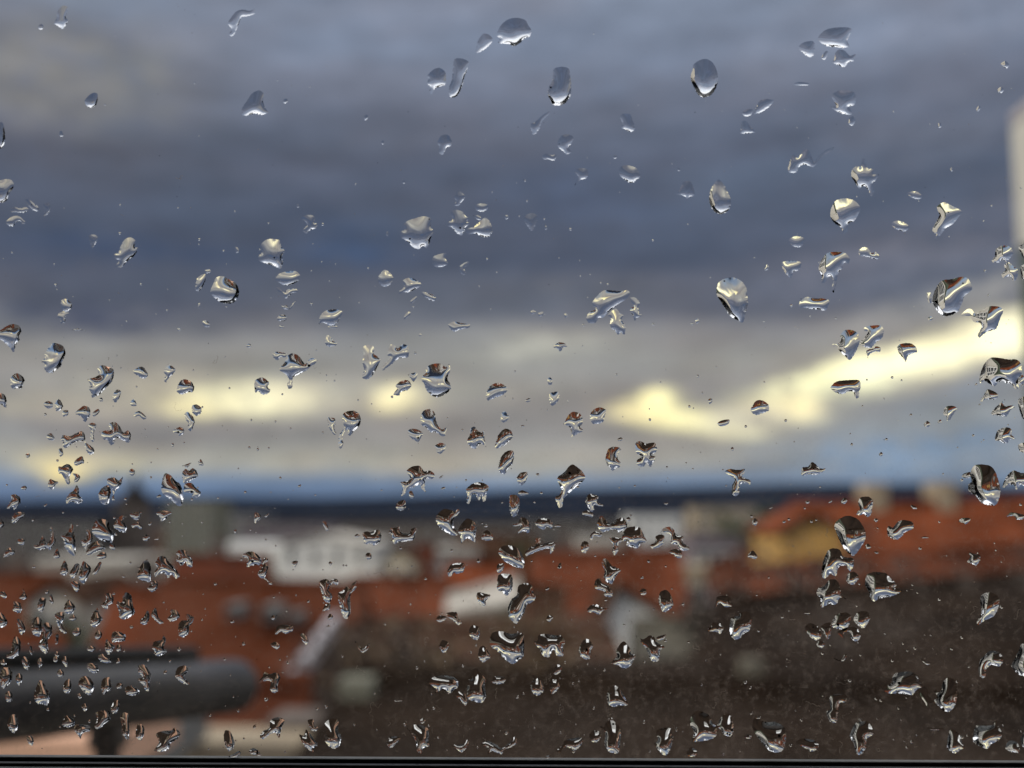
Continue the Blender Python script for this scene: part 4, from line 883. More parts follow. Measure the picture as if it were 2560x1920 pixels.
.9|838,742 855,735 865,748 850,755
1.0|1145,885 1160,875 1175,890 1158,902
.9|1385,462 1400,458 1408,470 1392,476
.9|1490,708 1510,700 1520,712 1500,720
.9|1568,850 1580,840 1590,858 1575,866
.9|1090,960 1110,962 1102,975
.9|1060,1030 1080,1030 1078,1050 1062,1048
.9|205,50 220,42 222,58 210,62
1.0|208,352 225,345 228,362 212,362
.9|836,325 848,320 852,332 840,336
.9|1515,118 1532,112 1530,140 1518,135
.8|1300,65 1315,62 1310,75
.9|300,1275 315,1270 318,1288 305,1288
.9|1505,1195 1516,1190 1514,1205
1.0|1535,1280 1550,1278 1548,1298 1536,1292
1.1|1600,300 1570,290 1580,270 1620,255 1650,262 1690,300 1690,340 1640,345 1600,355
1.0|1395,255 1396,256
.9|1000,175 1025,165 1030,178 1005,180
1.0|960,75 980,65 985,80 965,85
.8|1640,1385 1660,1378 1655,1400 1642,1400
T 1 2
1.1|-10,15 0,0 35,30 10,60 -10,75
1.0|55,25 85,8 75,28 60,35
.9|430,65 450,60 472,110 455,120 438,90
1.2|695,170 690,140 715,125 745,130 790,115 812,150 805,190 770,215 735,205 705,210
1.2|868,105 910,100 930,95 935,130 990,140 1005,110 1040,105 1030,150 1020,180 975,190 930,195 890,205 880,150
1.0|638,155 655,142 675,155 650,165
1.3|1165,50 1180,10 1220,-20 1270,-10 1285,0 1310,-20 1320,0 1280,50 1285,100 1308,145 1275,152 1230,130 1190,100
1.3|1310,125 1330,80 1370,42 1415,65 1430,100 1422,150 1420,195 1390,180 1365,170 1330,200 1325,160
.7|1460,170 1475,130 1500,118 1535,150 1530,180 1490,185
.9|1480,88 1500,80 1500,95 1482,98
1.2|-60,290 -20,255 15,280 20,310 -10,325 -5,360 -45,345 -70,350
1.1|45,310 65,295 80,315 55,330 40,345
1.2|10,400 35,365 55,335 78,350 72,390 60,420 80,440 108,465 90,472 65,440 30,425
1.0|232,325 262,315 272,325 250,360
1.1|708,290 720,265 745,270 748,300 728,308
.9|470,330 482,320 495,332 480,348
1.2|408,455 445,435 470,440 480,470 470,510 495,540 475,590 440,570 425,520
1.1|480,450 505,432 530,440 528,475 500,460 485,475
1.1|430,640 450,600 482,595 475,630 440,642
1.4|530,530 560,510 590,480 610,500 620,470 655,445 650,490 612,540 612,650 585,695 560,670 540,600
1.1|465,680 480,658 498,675 490,695 465,695
1.1|97,685 110,668 130,685 112,702
.8|105,550 125,545 118,560
.9|190,640 202,628 202,648
.9|252,540 265,532 262,545
.9|455,740 470,732 480,742 465,750
.8|552,930 565,925 566,940 555,942
.8|122,780 140,740 175,730 240,740 235,770 190,790 165,775 125,795
.8|92,860 125,840 155,865 135,890
.8|285,800 305,785 340,830 325,860 300,835
.7|640,835 690,885 735,850 725,890 690,912 660,880
.6|825,728 845,720 840,735
.9|1240,385 1260,345 1300,330 1350,335 1345,385 1305,400 1280,395 1260,420 1245,410
1.4|1570,260 1590,225 1650,215 1700,240 1735,300 1735,360 1690,360 1640,335 1610,320 1595,300
.9|1430,320 1440,302 1455,320 1440,330
1.2|1560,380 1565,340 1610,335 1600,375 1575,395
1.3|1562,480 1570,410 1620,400 1660,415 1660,500 1620,545 1600,520 1565,505
1.0|1428,545 1440,520 1490,530 1520,540 1490,575 1490,600 1465,615 1445,590
1.5|1640,600 1660,560 1690,540 1700,480 1750,460 1790,480 1800,530 1815,540 1805,570 1780,590 1755,600 1740,650 1700,710 1680,725 1640,680 1632,630
.7|1165,695 1190,670 1235,680 1225,700 1190,715
.9|1235,660 1250,650 1300,650 1310,690 1335,715 1310,732 1280,705 1250,685
.9|1088,432 1100,425 1110,432 1100,442
1.0|1380,770 1400,735 1445,745 1450,790 1435,830 1405,820 1385,800
.8|1185,870 1210,830 1250,850 1240,890 1215,915 1195,890
1.6|1515,850 1520,800 1550,775 1600,775 1650,790 1700,785 1735,800 1735,930 1700,960 1670,985 1640,975 1600,940 1560,895 1530,880
1.1|1440,935 1450,880 1480,870 1520,935 1500,955 1470,975
1.0|1418,865 1435,850 1430,870
1.3|1120,1100 1150,1070 1210,1058 1280,1070 1310,1100 1305,1140 1285,1150 1250,1180 1235,1155 1210,1145 1160,1175 1165,1145 1130,1120
1.5|1375,1090 1400,1080 1402,1035 1425,1010 1450,1040 1470,1060 1488,1090 1480,1130 1492,1185 1465,1235 1405,1225 1375,1210 1365,1170 1370,1130
1.1|1300,1165 1350,1175 1375,1220 1355,1255 1320,1210 1300,1200
.9|1525,1100 1550,1065 1595,1065 1620,1085 1600,1110 1560,1115
.7|895,1220 940,1215 945,1225 900,1228
1.2|18,1100 45,1060 50,1035 90,1050 130,1040 158,1070 140,1120 142,1160 115,1172 90,1150 95,1100 55,1095 25,1112
1.0|52,1215 68,1200 82,1215 65,1228
1.2|25,1460 45,1420 85,1400 95,1350 140,1330 185,1350 165,1400 150,1465 125,1430 90,1440 55,1470
1.1|335,1350 370,1345 380,1390 402,1390 390,1420 360,1415 345,1385
1.3|280,1440 310,1450 325,1410 345,1430 375,1470 400,1510 370,1530 370,1560 330,1530 305,1505
1.4|438,1390 465,1350 515,1340 535,1360 530,1420 550,1450 545,1510 505,1535 465,1510 445,1475
.9|845,1500 865,1460 905,1455 935,1465 905,1505 870,1530
.9|1060,1355 1080,1336 1098,1352 1078,1372
1.5|975,1395 1005,1420 1018,1380 1065,1380 1110,1400 1120,1440 1115,1490 1132,1515 1085,1530 1070,1567 1040,1545 1035,1490 1010,1440
1.0|1265,1512 1310,1510 1345,1500 1380,1465 1370,1520 1330,1560 1300,1535
1.2|1460,1505 1500,1485 1530,1495 1560,1510 1590,1530 1650,1490 1670,1440 1690,1490 1660,1520 1610,1540 1590,1568 1530,1550 1500,1570 1505,1530
1.0|1608,1430 1625,1418 1635,1432 1620,1444
.8|1172,1462 1182,1455 1188,1465 1178,1470
.8|0,1560 15,1540 25,1565 45,1578 10,1580
.8|1180,1460 1181,1461
T 2 2
1.2|5,80 40,70 60,35 95,45 120,90 110,135 75,125 40,138 45,110 60,90 10,92
1.1|150,70 175,45 225,42 262,70 260,105 225,95 205,115 165,95
.9|272,92 300,78 318,92 300,98
1.0|455,0 490,-10 525,10 520,35 495,25 460,18
1.3|553,70 565,40 580,25 605,45 620,70 650,72 680,45 720,38 745,75 740,105 700,130 650,115 610,125 585,130 560,105
1.1|510,145 540,125 585,140 575,160 530,155 520,185 505,172
1.1|740,45 755,32 770,48 755,60
1.1|630,170 670,165 700,170 720,180 690,210 690,245 668,280 650,255 655,215
1.3|710,180 735,110 780,95 825,98 850,140 865,170 875,190 835,205 815,235 770,225 740,215 745,190
1.1|898,215 930,190 930,160 960,145 988,155 985,195 965,220 930,235 905,235
1.2|965,120 1010,95 1045,110 1065,145 1110,160 1105,195 1150,230 1135,250 1095,245 1065,210 1030,205 1030,150
.9|1015,260 1050,240 1095,250 1102,290 1075,300 1045,275
.7|445,225 460,190 490,195 500,230 475,265 455,260
1.2|85,265 120,225 150,220 155,170 185,170 185,210 240,195 280,200 265,255 245,268 240,235 180,250 140,265 95,285
1.1|1555,60 1575,40 1592,60 1580,88 1560,80
1.0|1525,285 1560,250 1590,285 1580,305 1545,295
1.3|580,320 610,302 650,350 705,375 685,400 660,440 650,465 615,455 595,420 600,380
1.2|540,445 570,428 585,460 620,475 650,510 650,545 620,552 595,535 600,515 560,505 535,490
.8|300,350 305,335 320,330 320,360 308,368
.9|875,318 885,308 895,322 886,330
.9|832,422 850,418 852,430 838,432
.9|120,318 130,310 135,320 125,325
.9|215,500 235,485 242,495 225,508
.6|830,510 850,495 870,505 870,530 845,540 830,525
1.2|950,580 960,520 1000,505 1025,530 1042,570 1042,610 1000,645 975,645 962,610
.8|488,630 510,605 555,600 580,620 625,625 590,640 565,665 530,650 495,650
1.0|222,690 240,668 268,680 255,700 240,712
.8|1320,600 1330,550 1400,545 1415,585 1425,610 1380,615 1345,590 1310,630
1.0|1265,765 1290,745 1300,718 1345,720 1370,750 1350,790 1325,775 1290,775
1.4|1410,745 1425,680 1460,675 1490,650 1535,650 1552,700 1540,765 1500,790 1475,820 1440,825 1418,800
1.3|135,840 165,835 170,800 220,790 280,800 320,800 345,845 330,870 335,930 290,930 265,890 240,940 200,930 180,890
1.1|435,880 465,830 495,825 525,865 510,900 505,950 470,952 440,925
1.4|640,980 680,935 675,900 705,850 730,840 765,885 770,915 800,930 785,965 760,1005 720,1012 680,990
1.2|800,800 850,825 890,800 920,810 940,845 990,875 960,895 955,950 935,972 900,960 880,910 850,860
1.0|935,815 965,800 1000,795 980,825 950,832
.9|985,830 1000,825 1005,838 990,842
.8|1135,842 1150,835 1150,850
.9|590,1022 605,1015 605,1030 592,1032
.9|1590,768 1605,760 1605,775 1595,778
1.1|120,1110 140,1090 130,1060 165,1065 195,1110 205,1160 165,1190 130,1165
.9|240,1110 255,1088 290,1088 308,1125 290,1160 260,1180 245,1150
.8|265,1040 290,990 320,1000 315,1035 285,1055
1.2|615,1185 640,1140 670,1125 700,1150 730,1200 755,1250 700,1255 660,1262 625,1245
1.0|1500,1105 1515,1092 1524,1105 1510,1115
1.6|570,1390 600,1395 605,1365 650,1350 695,1390 705,1430 700,1500 690,1560 650,1562 620,1545 600,1500 605,1430
1.3|920,1500 945,1480 935,1420 985,1398 1030,1405 1035,1455 1045,1465 1020,1550 990,1578 950,1545
1.6|1150,1360 1180,1300 1220,1290 1280,1320 1300,1370 1325,1390 1325,1450 1270,1478 1170,1485 1180,1430
1.2|1330,1390 1365,1320 1415,1310 1435,1390 1430,1440 1405,1456 1370,1440 1355,1410
.9|1505,1455 1530,1440 1555,1458 1530,1470
.8|1130,1560 1160,1525 1200,1550 1190,1580 1150,1585
.9|290,1545 330,1510 345,1480 440,1460 460,1480 440,1520 410,1545 380,1530 340,1525 310,1560
.8|500,1450 520,1420 560,1420 578,1450 555,1490 515,1488
1.0|385,1550 400,1538 412,1548 400,1562
1.0|1058,1400 1070,1392 1072,1418 1062,1420
1.0|848,1355 858,1350 862,1368 852,1372
.9|1575,1330 1610,1325 1608,1338 1580,1338
.9|1358,1565 1375,1565 1372,1578
.9|880,1550 900,1548 895,1560
.9|218,1582 245,1578 240,1595 222,1595
.9|22,1195 45,1188 42,1205 28,1208
.9|520,1270 535,1262 535,1278 525,1280
.9|335,970 348,968 348,985
1.1|-10,1480 15,1450 15,1500 -10,1510
T 3 2
1.5|430,95 445,60 490,30 530,25 580,45 615,90 633,140 625,190 590,245 552,285 510,255 470,200 450,150
1.4|350,415 355,330 385,255 420,235 465,245 490,290 550,300 555,345 525,390 510,350 460,355 440,415 405,400 375,430
1.0|632,215 650,205 668,228 650,240 635,232
1.1|772,130 780,90 810,100 840,65 880,52 935,65 942,105 890,130 865,160 830,180 785,160
.9|1235,60 1255,40 1300,38 1315,45 1285,78 1255,68
1.0|1545,30 1570,5 1605,5 1659,20 1659,40 1620,52 1590,25
1.0|580,0 640,0 660,20 645,55 620,15
1.0|685,52 700,40 715,52 700,65
.9|92,65 105,55 118,62 105,72
1.2|1288,330 1310,290 1300,255 1330,270 1375,280 1370,320 1345,348 1315,330
1.4|315,530 330,490 360,485 400,438 450,445 470,500 475,540 510,565 470,555 440,600 400,595 345,618 340,565
1.0|508,440 520,400 560,388 590,420 575,450 550,472 520,460
1.5|630,475 640,410 680,390 760,395 790,425 835,470 820,490 868,510 820,540 770,555 720,560 690,580 665,560 655,520
.8|240,750 270,720 320,740 345,780 345,810 315,832 270,805
.8|345,740 400,715 410,770 390,825 365,790
.9|410,740 440,670 500,650 535,670 530,720 500,770 470,760
.9|555,700 580,650 640,645 660,690 625,750 590,740
1.1|450,780 490,755 530,745 580,755 602,800 575,840 540,820 520,775 490,790 495,820
.9|315,850 340,830 370,850 350,882 320,870
1.5|1352,720 1385,650 1375,580 1388,535 1440,520 1490,545 1500,590 1480,650 1455,680 1400,705 1370,728
.9|1500,615 1512,605 1525,618 1512,628
1.3|1365,1040 1375,960 1395,940 1440,900 1500,910 1525,960 1500,1000 1450,990 1415,1020 1412,1065 1385,1075
1.2|1485,995 1510,980 1500,950 1530,960 1555,1000 1545,1035 1515,1040
1.6|1578,1000 1600,950 1625,900 1645,855 1700,860 1740,900 1740,1060 1650,1062 1610,1040
.9|1175,885 1200,882 1195,895 1180,892
.9|890,895 910,893 905,905
1.1|990,950 1020,965 1055,980 1040,990 1015,985
.8|425,945 470,960 500,920 510,930 490,965 445,960
.9|535,955 550,950 545,965
1.0|518,1092 530,1084 542,1094 530,1104
1.5|740,1140 800,1110 810,1060 850,1040 930,1035 980,1075 990,1110 1005,1130 965,1150 935,1185 880,1180 840,1175 780,1175
1.5|985,1180 1010,1130 1030,1150 1040,1190 1070,1220 1100,1200 1080,1160 1120,1165 1130,1110 1160,1075 1200,1080 1225,1150 1218,1240 1180,1290 1140,1290 1110,1260 1075,1235 1045,1275 1010,1225
1.2|380,1290 405,1280 400,1200 440,1180 510,1190 505,1230 465,1240 450,1320 445,1362 410,1362 385,1325
1.6|-90,1340 -20,1360 25,1360 50,1360 100,1390 118,1430 110,1500 95,1545 50,1560 0,1540 -60,1470 -100,1400
1.0|180,1490 220,1470 300,1480 330,1520 290,1552 240,1530
1.5|530,1450 565,1370 600,1360 650,1360 685,1435 640,1470 635,1530 600,1575 570,1560 555,1500
.9|640,1362 655,1368 652,1382 640,1375
1.5|1160,1510 1175,1420 1200,1410 1240,1440 1260,1500 1275,1525 1240,1545 1210,1565 1170,1540
1.0|1248,1455 1262,1448 1270,1462 1256,1470
1.6|1330,1485 1345,1390 1400,1385 1460,1380 1475,1348 1490,1385 1520,1440 1490,1480 1440,1510 1425,1535 1380,1520
1.3|1538,1525 1560,1485 1600,1485 1625,1510 1630,1560 1590,1555 1555,1548
1.4|1640,1480 1659,1430 1700,1430 1700,1520 1655,1525
1.0|1515,1378 1530,1375 1525,1388
.9|990,165 1015,158 1045,165 1020,170
.9|688,260 700,255 720,265 702,270
.9|1295,1002 1320,998 1300,1010
.7|1030,1395 1080,1402 1135,1400 1130,1410 1060,1412
.9|230,652 275,650 265,660 240,658
"""
# ------------------------------------------------------------------ rain on the outer face of the glass
water = bpy.data.materials.new('water'); water.use_nodes = True; wt = water.node_tree; wt.nodes.clear()
wo = wt.nodes.new('ShaderNodeOutputMaterial'); wg = wt.nodes.new('ShaderNodeBsdfGlass'); wg.inputs['IOR'].default_value = 1.333; wg.inputs['Roughness'].default_value = 0.0
wt.links.new(wg.outputs[0], wo.inputs[0])
TS = 1659 / 640.0
raw = []
tc_, tr_ = 0, 0
for ln in DROPS.strip().splitlines():
    if ln.startswith('T'):
        _, a, b = ln.split(); tc_, tr_ = int(a), int(b); continue
    s, pts = ln.split('|')
    q = [tuple(map(float, p.split(','))) for p in pts.split()]
    if len(q) < 3: continue
    q = [(x / TS + 640 * tc_, y / TS + 640 * tr_) for x, y in q]
    raw.append((float(s), q))
def parea(q): return abs(sum(q[i][0] * q[(i + 1) % len(q)][1] - q[(i + 1) % len(q)][0] * q[i][1] for i in range(len(q)))) / 2
def simple(q):
    n = len(q)
    def cr(a, b, c): return (b[0] - a[0]) * (c[1] - a[1]) - (b[1] - a[1]) * (c[0] - a[0])
    for i in range(n):
        a, b = q[i], q[(i + 1) % n]
        for j in range(i + 2, n):
            if i == 0 and j == n - 1: continue
            c, d = q[j], q[(j + 1) % n]
            if cr(a, b, c) * cr(a, b, d) < 0 and cr(c, d, a) * cr(c, d, b) < 0: return False
    return True
def inside(xs, ys, q):
    q = np.asarray(q); r = np.zeros(len(xs), bool)
    for i in range(len(q)):
        x1, y1 = q[i]; x2, y2 = q[(i + 1) % len(q)]
        c = ((y1 > ys) != (y2 > ys)); r ^= c & (xs < (x2 - x1) * (ys - y1) / (y2 - y1 + 1e-15) + x1)
    return r
def outline(q, s, rn, rough, big):
    """smooth closed curve through the traced points, resampled every s mm, with a frayed lower edge"""
    q = np.asarray(q); n = len(q); pts = []
    for i in range(n):
        p0, p1, p2, p3 = q[i - 1], q[i], q[(i + 1) % n], q[(i + 2) % n]
        m = max(2, int(np.hypot(*(p2 - p1)) / (s * .4)))
        for k in range(m):
            t = k / m; pts.append(.5 * ((2 * p1) + (p2 - p0) * t * .8 + (2 * p0 * .8 - 5 * p1 + 1.0 * p1 + 4 * p2 * .8 + (.0) * p2 - p3 * .8 + 0 * p0) * 0 * t * t) if False else
                              p1 * (2 * t ** 3 - 3 * t * t + 1) + (p2 - p0) * .42 * (t ** 3 - 2 * t * t + t) + p2 * (-2 * t ** 3 + 3 * t * t) + (p3 - p1) * .42 * (t ** 3 - t * t))
    pts = np.array(pts); seg = np.hypot(*(np.roll(pts, -1, 0) - pts).T); L = seg.sum(); cum = np.concatenate([[0], np.cumsum(seg)])
    m = max(8, int(L / s)); tt = np.arange(m) * L / m
    px = np.interp(tt, cum, np.append(pts[:, 0], pts[0, 0])); py = np.interp(tt, cum, np.append(pts[:, 1], pts[0, 1]))
    r = np.stack([px, py], 1)
    if rough:
        tg = np.roll(r, -1, 0) - np.roll(r, 1, 0); nn = np.stack([tg[:, 1], -tg[:, 0]], 1); nn /= (np.hypot(*nn.T)[:, None] + 1e-9)
        ph = rn.uniform(0, 6.28, 3); disp = .5 * np.sin(tt / L * 2 * np.pi * max(2, round(L / 1.3)) + ph[0]) + .6 * np.sin(tt / L * 2 * np.pi * max(3, round(L / .75)) + ph[1]) + rn.normal(0, .25, m)
        y = r[:, 1]; lowf = np.clip((y.max() - y) / (np.ptp(y) + 1e-9) * -1 + 1, 0, 1) if False else np.clip((y - y.min()) / (np.ptp(y) + 1e-9), 0, 1)
        # y is up (mm): small y is the lower edge
        wgt = .3 + .7 * (1 - lowf)
        r = r + nn * (disp * rough * wgt)[:, None]
    return r
def drop_mesh(q, steep, seed, detail):
    """liquid surface pinned to the outline: solves laplace(h) = -pressure on a triangulation, pressure growing downwards"""
    rn = np.random.default_rng(seed)
    A = parea(q); s = min(max(math.sqrt(A / detail), .10), .30)
    y_top = sum(p[1] for p in q) / len(q) > 10
    rough = (.04 if steep >= 1.3 and y_top else .085) if A > 3 else .03
    b = outline(q, s, rn, rough, A)
    if not simple([tuple(v) for v in b]): b = outline(q, s, rn, 0, A)
    if not simple([tuple(v) for v in b]):
        b = np.asarray(q)
    x0, y0 = b.min(0); x1, y1 = b.max(0)
    gx, gy = [], []
    row = 0; y = y0
    while y < y1:
        x = x0 + (s / 2 if row % 2 else 0)
        while x < x1: gx.append(x); gy.append(y); x += s
        y += s * .866; row += 1
    gx, gy = np.array(gx), np.array(gy); k = inside(gx, gy, b); gx, gy = gx[k], gy[k]
    if len(gx):
        d2 = ((gx[:, None] - b[None, :, 0]) ** 2 + (gy[:, None] - b[None, :, 1]) ** 2).min(1); k = d2 > (.55 * s) ** 2; gx, gy = gx[k], gy[k]
    pts = [Vector(p) for p in b.tolist()] + [Vector(p) for p in zip(gx.tolist(), gy.tolist())]
    nb = len(b)
    vv, ee, ff, _, _, _ = delaunay_2d_cdt(pts, [], [list(range(nb))], 1, 1e-7)
    v = np.array([(p.x, p.y) for p in vv]); f = np.array([t for t in ff if len(t) == 3])
    if len(f) < 4: return None
    n = len(v)
    ed = {}
    for t in f:
        for i in range(3):
            e = (t[i], t[(i + 1) % 3]); ed[e] = ed.get(e, 0) + 1
    bed = [e for e in ed if (e[1], e[0]) not in ed]
    bnd = np.zeros(n, bool)
    for e in bed: bnd[e[0]] = bnd[e[1]] = True
    Km = np.zeros((n, n)); rhs = np.zeros(n)
    p0, p1, p2 = v[f[:, 0]], v[f[:, 1]], v[f[:, 2]]
    dbl = (p1[:, 0] - p0[:, 0]) * (p2[:, 1] - p0[:, 1]) - (p1[:, 1] - p0[:, 1]) * (p2[:, 0] - p0[:, 0]); dbl = np.where(np.abs(dbl) < 1e-9, 1e-9, dbl); ar = np.abs(dbl) / 2
    g = np.stack([np.stack([p1[:, 1] - p2[:, 1], p2[:, 0] - p1[:, 0]], 1), np.stack([p2[:, 1] - p0[:, 1], p0[:, 0] - p2[:, 0]], 1), np.stack([p0[:, 1] - p1[:, 1], p1[:, 0] - p0[:, 0]], 1)], 1) / dbl[:, None, None]
    for i in range(3):
        for j in range(3): np.add.at(Km, (f[:, i], f[:, j]), (g[:, i] * g[:, j]).sum(1) * ar)
    hh = np.ptp(v[:, 1]) + 1e-6; pr = .35 + 1.6 * (v[:, 1].max() - v[:, 1]) / hh + .9 * (v[:, 0] - v[:, 0].mean()) / max(hh, np.ptp(v[:, 0])); pr = np.maximum(pr, .2)
    pr = pr * (1 + .25 * np.sin(v[:, 0] * 1.7 + rn.uniform(0, 6)) * np.sin(v[:, 1] * 1.4 + rn.uniform(0, 6)))
    for i in range(3): np.add.at(rhs, f[:, i], ar / 3 * pr[f[:, i]])
    I = np.where(~bnd)[0]; h = np.zeros(n)
    if len(I): h[I] = np.linalg.solve(Km[np.ix_(I, I)] + 1e-9 * np.eye(len(I)), rhs[I])
    gr = (g * h[f][:, :, None]).sum(1); sl = np.hypot(gr[:, 0], gr[:, 1])
    touch = bnd[f].sum(1) >= 2
    if not touch.any(): touch[:] = True
    ref = np.percentile(sl[touch], 80) + 1e-9
    WET.append(b)
    h *= math.tan(R(min(55, 20 + 28 * steep))) / ref
    h *= min(1.0, math.tan(R(57)) * 1.0 / (np.percentile(sl, 97) / ref * math.tan(R(min(55, 20 + 28 * steep))) + 1e-9))
    h = np.maximum(h, 0)
    return v, f, bed, h
WET = []
def build_drop(parts, centre):
    vs, fs, flat = [], [], []
    for v, f, bed, h in parts:
        i0 = len(vs)
        for (x, y), z in zip(v, h): vs.append(((x - centre[0]) / 1000, z / 1000, (y - centre[1]) / 1000))
        for t in f: fs.append((i0 + int(t[0]), i0 + int(t[2]), i0 + int(t[1]))); flat.append(False)
        nxt = dict(bed); loops = []
        used = set()
        for st_ in list(nxt):
            if st_ in used: continue
            lp = [st_]; used.add(st_); c = nxt[st_]
            while c != st_ and c in nxt and c not in used: lp.append(c); used.add(c); c = nxt[c]
            if len(lp) > 2: loops.append(lp)
        for lp in loops:
            j0 = len(vs)
            for k in lp: vs.append(((v[k][0] - centre[0]) / 1000, 0.0, (v[k][1] - centre[1]) / 1000))
            fs.append(tuple(range(j0, j0 + len(lp)))); flat.append(True)
    me = bpy.data.meshes.new('raindrop'); me.from_pydata(vs, [], fs); me.update()
    me.polygons.foreach_set('use_smooth', [not a for a in flat]); me.materials.append(water); me.update()
    return me
def mm_of(px, py): v = onpane(px, py); return (v.x * 1000, v.z * 1000)
rnk = sorted(range(len(raw)), key=lambda i: -parea(raw[i][1]))
things = set(rnk[:300])
ZONES = [  # photo areas named by what is behind the glass there
 (0, 0, 640, 300, 'over the olive grey cloud at top left'), (640, 0, 1150, 300, 'over the pale cloud left of top centre'), (1150, 0, 1800, 260, 'over the pale cloud right of top centre'), (1800, 0, 2560, 300, 'over the pale cloud at top right'),
 (0, 300, 500, 640, 'over the dark cloud at the left edge'), (500, 260, 1150, 640, 'over the dark blue cloud left of centre'), (1150, 260, 1800, 640, 'over the dark blue cloud right of centre'), (1800, 300, 2230, 640, 'over the slate cloud left of the white wall'), (2230, 300, 2560, 640, 'next to the white wall at right'),
 (0, 640, 320, 880, 'above the left end of the grey cloud band'), (320, 640, 620, 880, 'above the long yellow streak at left'), (620, 640, 900, 880, 'above the middle of the long yellow streak'), (900, 640, 1350, 880, 'above the pale patch in mid sky'), (1350, 640, 1960, 880, 'above the brightest yellow gap'), (1960, 640, 2300, 800, 'above the yellow band at right'), (2300, 640, 2560, 1000, 'at the right end of the yellow band'), (1960, 800, 2300, 1060, 'on the yellow band at right'),
 (0, 880, 180, 1100, 'left of the long yellow streak'), (180, 880, 420, 1140, 'where the long yellow streak begins'), (420, 880, 800, 1140, 'on the long yellow streak'), (800, 880, 1040, 1140, 'below the round yellow patch'), (1040, 880, 1300, 1140, 'between the round yellow patch and the brightest gap'), (1300, 880, 1960, 1140, 'around the brightest yellow gap'),
 (0, 1100, 230, 1240, 'by the small yellow glow at left'), (230, 1140, 400, 1300, 'around the church tower'), (400, 1140, 800, 1300, 'along the hills right of the church tower'), (800, 1140, 1150, 1300, 'along the middle of the hills'), (1150, 1140, 1450, 1300, 'along the hills right of centre'), (1450, 1060, 2000, 1300, 'on the blue sky above the right-hand hills'), (2000, 1060, 2330, 1300, 'above the long orange-red roof'), (2330, 1000, 2560, 1300, 'above the right end of the long orange-red roof'),
 (0, 1240, 120, 1420, 'on the dark block at far left'), (120, 1240, 240, 1420, 'left of the church tower foot'), (240, 1300, 400, 1420, 'below the church tower'), (400, 1300, 700, 1440, 'over the low white building'), (700, 1300, 1000, 1460, 'over the broad white building'), (1000, 1300, 1300, 1460, 'over the grey row in the centre'), (1300, 1300, 1520, 1460, 'over the dark terrace right of centre'), (1520, 1300, 1780, 1460, 'over the white flat building'), (1780, 1300, 2060, 1500, 'around the ochre gable'), (2060, 1300, 2560, 1500, 'over the rust roof at right'),
 (0, 1420, 90, 1640, 'over the leftmost orange roof'), (90, 1420, 200, 1640, 'over the narrow pale gable'), (200, 1420, 330, 1640, 'over the rust brown roof'), (330, 1420, 500, 1640, 'on the left half of the largest orange roof'), (500, 1440, 860, 1660, 'on the right half of the largest orange roof'), (860, 1460, 1180, 1640, 'over the red-brown roof in the middle'), (1180, 1460, 1440, 1600, 'over the brown roofs right of the pale grey roof'), (1440, 1460, 1780, 1640, 'around the pale lit gable'), (1780, 1500, 2100, 1640, 'on the dark area under the ochre gable'), (2100, 1500, 2560, 1700, 'on the dark area at right'),
 (0, 1640, 90, 1780, 'at the left end of the handrail'), (90, 1640, 200, 1780, 'on the handrail left of its post'), (200, 1640, 320, 1780, 'on the handrail above its post'), (320, 1640, 660, 1780, 'on the end of the handrail'), (660, 1640, 1120, 1780, 'by the foot of the sloping coping'), (1120, 1600, 1300, 1780, 'on the slate roof in the middle'), (1300, 1600, 1620, 1780, 'on the slate roof right of centre'), (1620, 1640, 2160, 1780, 'on the black-brown roof'), (2160, 1700, 2560, 1780, 'on the black-brown roof at far right'),
 (0, 1780, 200, 1900, 'over the peach terrace wall'), (200, 1780, 400, 1900, 'beside the handrail post'), (400, 1780, 860, 1900, 'over the beige outbuilding'), (860, 1780, 1300, 1900, 'in the row above the frame, left of centre'), (1300, 1780, 1700, 1900, 'in the row above the frame, right of centre'), (1700, 1780, 2130, 1900, 'in the row above the frame, towards the right'), (2130, 1780, 2560, 1900, 'in the row above the frame at far right')]
ORD = ['leftmost', 'second', 'third', 'fourth', 'fifth', 'sixth', 'seventh', 'eighth', 'ninth', 'tenth', 'eleventh', 'twelfth', 'thirteenth', 'fourteenth', 'fifteenth', 'sixteenth', 'seventeenth', 'eighteenth', 'nineteenth', 'twentieth']
def cen(q): return (sum(p[0] for p in q) / len(q), sum(p[1] for p in q) / len(q))
zone = {}
for i in things:
    c = cen(raw[i][1]); c = (min(max(c[0], 1), 2559), min(max(c[1], 1), 1899))
    z = next((k for k, (a, b, x, y, _) in enumerate(ZONES) if a <= c[0] < x and b <= c[1] < y), None)
    if z is None: z = min(range(len(ZONES)), key=lambda k: abs((ZONES[k][0] + ZONES[k][2]) / 2 - c[0]) + abs((ZONES[k][1] + ZONES[k][3]) / 2 - c[1]))
    zone.setdefault(z, []).append(i)
label = {}
for z, ids in zone.items():
    ids.sort(key=lambda i: cen(raw[i][1])[0])
    for k, i in enumerate(ids):
        q = raw[i][1]; xs = [p[0] for p in q]; ys = [p[1] for p in q]; w, h = max(xs) - min(xs), max(ys) - min(ys); A = parea(q); sol = A / (w * h + 1e-6)
        size = 'big' if A > 1900 else 'mid-sized' if A > 700 else 'small'
        shp = 'ragged' if sol < .56 else 'wide' if w > 1.35 * h else 'tall' if h > 1.4 * w else 'rounded' if sol > .7 else 'lumpy'
        if len(ids) == 1: o_ = 'alone'; label[i] = f'{size} {shp} raindrop, the only one {ZONES[z][4]}'
        elif k == len(ids) - 1: label[i] = f'{size} {shp} raindrop, rightmost {ZONES[z][4]}'
        else: label[i] = f'{size} {shp} raindrop, {ORD[min(k, 19)]}{" from left" if k else ""} {ZONES[z][4]}'
small = []
dups = set()
